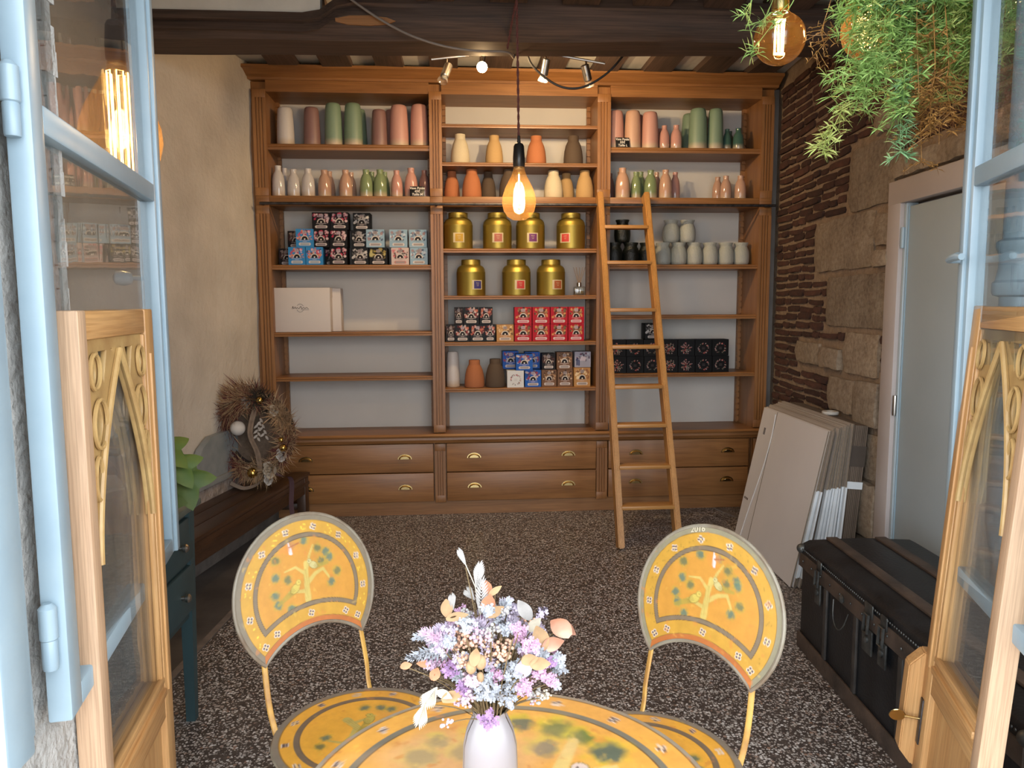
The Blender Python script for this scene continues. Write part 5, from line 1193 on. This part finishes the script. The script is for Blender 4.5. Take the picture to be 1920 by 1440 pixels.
oat(902, 1152, 905, 1096, .007, .0); oat(895, 1102, 900, 1068, .006, .0); oat(876, 1060, 868, 1044, .003, .0); oat(822, 1262, 805, 1285, .008, -.03, 'cream'); oat(800, 1290, 790, 1320, .007, -.03, 'cream'); oat(852, 1142, 850, 1126, .004, 0.); oat(892, 1130, 884, 1120, .005, .01)
B().tube([bpos(902, 1152), bpos(893, 1100), bpos(876, 1060), bpos(869, 1048)], .0008, 5).obj('stem', FC['cream'], bq)
def plume(p0, p1, dy, col='lightmauve'):
    a, c = bpos(*p0, dy), bpos(*p1, dy - .01); pts = bez(a, (a + c) / 2 + V((0, 0, .008)), c, 16); b = B()
    for k, p in enumerate(pts[2:]):
        L = .014 * (1 - k / 16) + .003
        for q in range(7): d = V((q_.gauss(0, 1), q_.gauss(0, .7), q_.gauss(0, 1))).normalized(); blade(b, p, p + d * L + (c - a).normalized() * L * .6, .0012, 0, 2)
    b.tube(pts, .0008, 4); b.obj('astilbe_plume', FC[col], bq, smooth=0); stem_to(a)
for p0, p1 in (((850, 1200), (797, 1165)), ((855, 1210), (783, 1195)), ((850, 1225), (772, 1222)), ((860, 1190), (822, 1168)), ((840, 1215), (800, 1185)), ((905, 1190), (895, 1150)), ((925, 1175), (955, 1130)), ((855, 1235), (815, 1215)), ((870, 1200), (850, 1170))):
    plume(p0, p1, q_.uniform(-.02, .02), q_.choice(['lightmauve', 'lilac', 'white']))
for k in range(60):
    a = q_.uniform(0, 6.28); R = q_.uniform(.02, .075)
    B().tube(bez((.014 * cos(a), .014 * sin(a), -.04), (.02 * cos(a), .02 * sin(a), .03), (R * cos(a), R * sin(a) * .7, q_.uniform(.05, .12)), 6), .0009, 5).obj('stem', FC['stem'], bq)

# ------------------------------------------------------------------ white casements, opened inward
def casement(name, lab, N, F, W, sg, knob):
    """local x from the hinge (near) to the free stile (far), face seen from the street at y = 0, wood behind it toward y*sg"""
    ang = atan2(F[1] - N[1], F[0] - N[0]); t = thing(name, lab, None, (N[0], N[1], 0), ang, None, 'structure')
    T = .034 * sg; y0, y1 = sorted((0, T)); zb, zt, zm = .765, 2.55, 1.652
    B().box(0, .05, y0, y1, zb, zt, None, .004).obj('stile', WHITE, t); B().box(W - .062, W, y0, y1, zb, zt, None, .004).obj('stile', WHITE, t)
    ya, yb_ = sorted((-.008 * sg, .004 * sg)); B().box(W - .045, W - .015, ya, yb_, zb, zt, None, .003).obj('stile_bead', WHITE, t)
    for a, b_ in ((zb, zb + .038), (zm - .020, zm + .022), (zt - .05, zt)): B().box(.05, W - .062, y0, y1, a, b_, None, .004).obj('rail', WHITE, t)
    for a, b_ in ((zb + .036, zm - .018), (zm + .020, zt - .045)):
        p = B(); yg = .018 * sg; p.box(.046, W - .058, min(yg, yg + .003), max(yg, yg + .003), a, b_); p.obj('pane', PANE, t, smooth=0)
    for z in (.90, 1.66):
        h = B().lathe([(.010, -.045), (.011, -.042), (.011, -.002), (.010, 0), (.0125, .002), (.0125, .048), (.006, .055)], 14).obj('hinge', WHITE, t, (-.012, T * .6, z))
        B().box(-.012, .03, T * .6 - .002, T * .6 + .002, z + .002, z + .046).obj('hinge_leaf', WHITE, t)
    if knob:
        kn = B().lathe([(.006, 0), (.006, .03), (.014, .034), (.019, .05), (.016, .068), (.008, .074)], 18, m=Matrix.Translation((W - .03, T, 1.452)) @ Matrix.Rotation(-pi / 2 * sg, 4, 'X')).obj('knob', mat('porcelain', (.62, .64, .66), None, .15), t)
    else:
        b = B(); b.lathe([(.016, 0), (.016, .006), (.008, .009), (.008, .03)], 14, m=Matrix.Translation((W - .03, 0, 1.478)) @ Matrix.Rotation(pi / 2 * sg, 4, 'X'))
        b.tube([(W - .03, -.03 * sg, 1.478), (W - .06, -.034 * sg, 1.48), (W - .105, -.034 * sg, 1.482), (W - .125, -.033 * sg, 1.480)], [.008, .008, .009, .007], 10); b.obj('lever_handle', WHITE, t)
    return t
casement('window_1', 'white glazed casement opened inward beside the plaster wall', (-.582, 1.123), (-.729, 1.968), .858, 1, True)
casement('window_2', 'white glazed casement opened inward beneath the fern', (.937, 1.060), (1.134, 1.652), .624, -1, False)
jb = thing('trim_2', 'thick white painted fixed frame of the doorway', None, (-.59, .99, 0), 0, None, 'structure')
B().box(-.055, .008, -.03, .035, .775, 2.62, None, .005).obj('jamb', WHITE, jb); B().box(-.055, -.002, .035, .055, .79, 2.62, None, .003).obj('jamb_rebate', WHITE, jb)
pp = thing('water_pipe', 'thick white painted vertical pipe with collars behind the open casement', 'pipe', (1.215, 1.555, 0))
b = B(); b.tube(spline([(.0, -.27, .80), (0, -.10, .80), (0, -.03, .82), (0, 0, .90)], 6) + [V((0, 0, 1.5)), V((0, 0, 2.74))], .045, 24); b.obj('tube', WHITE, pp)
B().lathe([(.046, 0), (.057, .004), (.060, .012), (.060, .030), (.054, .036), (.050, .06), (.049, .085), (.053, .10), (.056, .108), (.056, .118), (.046, .124)], 28).obj('collar', WHITE, pp, (0, 0, 1.395))

# ------------------------------------------------------------------ gothic half doors
def tracery(W, x0, x1, z0, z1, par, yc, seed):
    cu = bpy.data.curves.new('tracery', 'CURVE'); cu.dimensions = '2D'; cu.fill_mode = 'BOTH'; cu.extrude = .003; cu.bevel_depth = .002; cu.bevel_resolution = 1
    def sp(pts):
        s = cu.splines.new('POLY'); s.points.add(len(pts) - 1); s.use_cyclic_u = True
        for q, (x, y) in zip(s.points, pts): q.co = (x, y, 0, 1)
    xm = (x0 + x1) / 2; ap = z1 - .022; hw = (x1 - x0) / 2
    arch = []
    for i in range(17):
        t = i / 16; arch.append((x1 - .006 - (hw - .006) * (t ** 1.75), z0 + (ap - z0) * t))
    left = [(2 * xm - x, z) for x, z in arch[::-1]][1:]
    sp([(x0, z0), (x0, z1), (x1, z1), (x1, z0)] + arch + left)
    def drop(cx, cz, rx, rz, lean):
        pts = []
        for k in range(20):
            a = 2 * pi * k / 20; r = 1 + .30 * sin(a) * (1 if lean > 0 else 1); x, z = rx * cos(a) * (1 - .35 * max(0, sin(a))), rz * sin(a) * 1.0
            pts.append((cx + x + lean * z * .35, cz + z))
        return pts
    hgt = z1 - z0
    for sg in (-1, 1):
        C = lambda f, z: xm + sg * hw * f
        sp(drop(C(.72, 0), z0 + hgt * .62, hw * .17, hgt * .095, sg * -.25)); sp(drop(C(.86, 0), z0 + hgt * .38, hw * .08, hgt * .08, sg * -.2))
        sp([(C(.46, 0), z0 + hgt * .79), (C(.30, 0), z0 + hgt * .95), (C(.60, 0), z0 + hgt * .95)]); sp(drop(C(.80, 0), z0 + hgt * .86, hw * .12, hgt * .065, sg * .2))
        sp(drop(C(.15, 0), z0 + hgt * .945, hw * .05, hgt * .012, 0))
    o = bpy.data.objects.new('tracery', cu); COL.objects.link(o); me = bpy.data.meshes.new_from_object(o.evaluated_get(bpy.context.evaluated_depsgraph_get())); bpy.data.objects.remove(o)
    me.transform(Matrix.Translation((0, yc, 0)) @ Matrix.Rotation(pi / 2, 4, 'X')); me.materials.append(CARVED); me.polygons.foreach_set('use_smooth', [True] * len(me.polygons)); me.set_sharp_from_angle(angle=radians(40))
    put('tracery', me, par)
    # raised roll mouldings that follow the arch and the openings
    for sg in (-1, 1):
        b = B(); b.tube([(xm + sg * (x - xm), yc - SG_ * .010, z) for x, z in arch], .006, 8); b.obj('arch_moulding', CARVED, par)
        for f, zf, rx, rz in ((.72, .62, .19, .11), (.80, .86, .14, .078), (.86, .38, .095, .095)):
            b = B(); b.tube([(xm + sg * hw * f + hw * rx * cos(a) + sg * -.25 * hgt * rz * sin(a) * .3, yc - SG_ * .010, z0 + hgt * zf + hgt * rz * sin(a)) for a in [2 * pi * k / 20 for k in range(20)]], .0038, 6, closed=True); b.obj('scroll_moulding', CARVED, par)
CARVED = mat('carved_pale_wood', (.48, .32, .13), (.34, .20, .075), .45, ns=16, bump=.15, bs=60)
SG_ = 1
def half_door(name, lab, N, F, W, sg, tilt, zt, lock):
    global SG_
    SG_ = sg
    ang = atan2(F[1] - N[1], F[0] - N[0]); t = thing(name, lab, None, (N[0], N[1], 0), 0, None, 'structure')
    t.rotation_euler = (Matrix.Rotation(ang, 3, 'Z') @ Matrix.Rotation(tilt, 3, 'X')).to_euler()
    T = .043; Y = lambda a, b_: sorted((a * sg, b_ * sg))
    def bx(name, x0, x1, d0, d1, z0, z1, m, bev=.003): a, b_ = Y(d0, d1); return B().box(x0, x1, a, b_, z0, z1, None, bev).obj(name, m, t)
    zb = .03; zg = .585; ns, fs = .036, .056
    bx('stile', 0, ns, 0, T, zb, zt, PINE_RAW); bx('stile', W - fs, W, 0, T, zb, zt, PINE['z'])
    bx('top_rail', ns, W - fs, .002, T - .002, zt - .048, zt - .001, PINE['x'])
    bx('middle_rail', ns, W - fs, .002, T - .002, zg - .085, zg, PINE['x']); bx('bottom_rail', ns, W - fs, .002, T - .002, zb, zb + .11, PINE['x'])
    bx('lower_panel', ns - .005, W - fs + .005, .014, T - .014, zb + .1, zg - .08, PINE['z'], 0)
    for z0, z1, d in ((zg - .006, zg + .008, .0), (zg - .032, zg - .016, -.004)): bx('rail_bead', ns, W - fs, d, d + .012, z0, z1, PINE['x'], .003)
    bx('stile_bead', W - fs - .012, W - fs, .002, .014, zg, zt - .05, PINE['z'], .003); bx('stile_bead', W - fs + .016, W - fs + .026, -.004, .004, zg - .03, zt - .09, PINE['z'], .002)
    bx('stile_bead', ns, ns + .008, .002, .014, zg, zt - .05, PINE['z'], .003)
    x0, x1 = ns + .002, W - fs - .002
    tracery(W, x0, x1, .955, zt - .05, t, .013 * sg, 1)
    a, b_ = Y(.024, .028); B().box(ns - .004, W - fs + .004, a, b_, zg - .003, zt - .045).obj('pane', PANE2, t, smooth=0)
    bx('meeting_strip', W - .006, W + .014, T - .016, T, zb, zt - .002, PINE['z'])
    if lock:
        a, b_ = Y(.004, T - .002)
        b = B(); b.prism([(T * .6 * sg, .295), (-.004 * sg, .295), (-.034 * sg, .33), (-.034 * sg, .54), (-.004 * sg, .575), (T * .6 * sg, .575)], (W - .006, W + .034), 'x'); bmesh.ops.bevel(b.b, geom=b.b.edges[:], offset=.003, segments=2, affect='EDGES'); lb = b.obj('lock_block', PINE['z'], t)
        bx('keyhole_plate', W - .030, W - .012, -.003, .001, .36, .47, IRON, .001)
        b = B(); a2 = -.004 * sg; b.tube([(W - .02, 0, .42), (W - .02, -.035 * sg, .42)], .003, 8); b.lathe([(.004, -.0015), (.017, -.0015), (.018, 0), (.017, .0015), (.004, .0015)], 20, m=Matrix.Translation((W - .02, -.05 * sg, .42)) @ Matrix.Rotation(pi / 2.6, 4, 'Y')); b.obj('key', BRASS, t)
    return t
half_door('door_1', 'narrow pine half door with carved gothic tracery, beside the plaster wall', (-.589, 1.230), (-.642, 1.660), .430, 1, 0, 1.378, False)
half_door('door_2', 'narrow pine half door with carved gothic tracery, lock and key, before the trunk', (.928, 1.279), (1.0465, 1.629), .369, -1, radians(3.8), 1.380, True)

# ------------------------------------------------------------------ hanging asparagus fern
fn = thing('hanging_fern', 'large hanging asparagus fern with green and browned fronds', 'plant', (1.05, 1.82, 2.27))
B().lathe([(.06, 0), (.07, .005), (.095, .13), (.10, .135), (.092, .138), (.085, .11)], 24).obj('pot', mat('fern_pot', (.18, .09, .055), None, .8), fn)
for k in range(3): a = 2 * pi * k / 3; B().tube([(.095 * cos(a), .095 * sin(a), .135), (0, 0, .475)], .0015, 5).obj('hanging_cord', mat('string', (.35, .3, .22), None, .9) if 'string' not in bpy.data.materials else bpy.data.materials['string'], fn)
FG = {k: mat('frond_' + k, c, c2, .55, ns=30, vary=.15, Subsurface_Weight=0.) for k, c, c2 in (('green', (.27, .46, .12), (.40, .58, .18)), ('blue', (.18, .36, .17), (.27, .46, .22)), ('yellow', (.44, .54, .15), (.56, .60, .20)), ('brown', (.28, .13, .03), (.40, .21, .06)))}
fr = random.Random(9)
def needles(b, p, d, n, L, wd):
    for k in range(n):
        v = V((fr.gauss(0, 1), fr.gauss(0, 1), fr.gauss(0, 1))).normalized() + d * .55; v.z += .12; v.normalize()
        l = L * fr.uniform(.65, 1.15); s_ = v.orthogonal().normalized() * wd; mid = p + v * l * .55 + V((0, 0, .002)); e = p + v * l
        a, c, m1, m2, t_ = (b.b.verts.new(q) for q in (p - s_ * .5, p + s_ * .5, mid - s_, mid + s_, e)); b.b.faces.new((a, c, m2, m1)); b.b.faces.new((m1, m2, t_))
def frond(P, col, dens=1., L=.034, side=.042, wd=.0019, top_bare=.0):
    pts = spline(P, 8); b = B(); b.tube(pts, [.0016 * (1 - .6 * i / len(pts)) for i in range(len(pts))], 5)
    for i, p in enumerate(pts):
        if i / len(pts) < top_bare: continue
        d = (pts[min(i + 1, len(pts) - 1)] - pts[max(i - 1, 0)]).normalized()
        if fr.random() < .95 * dens:
            needles(b, p, d, int(5 * dens) + 2, L, wd)
            for q in range(2):
                u = (d.cross(V((fr.gauss(0, 1), fr.gauss(0, 1), fr.gauss(0, 1)))).normalized() + d * .5).normalized(); e = p + u * side * fr.uniform(.5, 1.2); e.z -= .004
                b.tube([p, e], .0007, 3); needles(b, e, u, int(6 * dens) + 2, L, wd); needles(b, (p + e) / 2, u, int(3 * dens) + 1, L, wd)
    b.obj('frond', FG[col], fn, smooth=0)
def FP(x, y, z): return V((x - 1.05, y - 1.82, z - 2.27))
def long_frond(x, y, z, col, via=None, dens=1., **kw):
    e = FP(x, y, z); s0 = V((fr.uniform(-.06, .06), fr.uniform(-.06, .03), .12)); m = via or V((e.x * .75, e.y * .8, -.02 + fr.uniform(-.05, .05)))
    frond([s0, V((m.x * .5, m.y * .5, .13)), m, (m + e) / 2 + V((fr.uniform(-.01, .01), 0, 0)), e], col, dens, top_bare=.2, **kw)
long_frond(.855, 1.75, 1.742, 'yellow', FP(.95, 1.74, 1.92), .7, side=.02); long_frond(.925, 1.74, 1.855, 'green', FP(.99, 1.73, 2.0)); long_frond(.90, 1.76, 1.90, 'green'); long_frond(.965, 1.74, 1.855, 'green')
long_frond(1.04, 1.75, 1.735, 'blue', FP(1.05, 1.74, 1.95), .9, side=.022); long_frond(1.02, 1.74, 1.81, 'green', None, 1.1); long_frond(1.03, 1.73, 1.83, 'green')
long_frond(1.10, 1.76, 1.715, 'brown', FP(1.10, 1.75, 1.90), .55, L=.018); long_frond(1.09, 1.77, 1.78, 'brown', None, .8, L=.018); long_frond(1.13, 1.76, 1.79, 'brown', None, .7, L=.018); long_frond(1.07, 1.78, 1.80, 'brown', None, .7, L=.018); long_frond(1.16, 1.79, 1.76, 'brown', None, .45, L=.018); long_frond(1.20, 1.80, 1.80, 'brown', None, .4, L=.018)
long_frond(1.08, 1.70, 1.76, 'brown', FP(1.08, 1.70, 1.95), .8, L=.02); long_frond(1.13, 1.70, 1.80, 'brown', FP(1.11, 1.70, 1.96), .8, L=.02); long_frond(1.05, 1.70, 1.83, 'brown', None, .8, L=.02); long_frond(1.19, 1.74, 1.90, 'yellow'); long_frond(1.14, 1.73, 1.86, 'yellow'); long_frond(1.25, 1.75, 1.96, 'green'); long_frond(1.29, 1.76, 2.0, 'green'); long_frond(1.34, 1.80, 2.02, 'green'); long_frond(1.24, 1.76, 1.92, 'yellow', None, .6)
long_frond(.70, 1.80, 1.975, 'green', FP(.80, 1.80, 2.10), .35, side=.015, L=.03); long_frond(.715, 1.79, 2.02, 'green', None, .4, L=.03); long_frond(.685, 1.81, 2.06, 'green', None, .4, L=.03)
long_frond(.862, 1.83, 1.975, 'brown', FP(.93, 1.82, 2.08), .3, L=.014); long_frond(.88, 1.84, 2.03, 'brown', None, .2, L=.014)
for k in range(34):
    x = fr.uniform(.91, 1.27); lo = 1.88 if .97 < x < 1.2 else 1.94
    z = fr.uniform(lo, 2.16); y = fr.uniform(1.71, 1.86); long_frond(x, y, z, fr.choice(['green', 'green', 'green', 'blue', 'yellow']), None, 1.0)
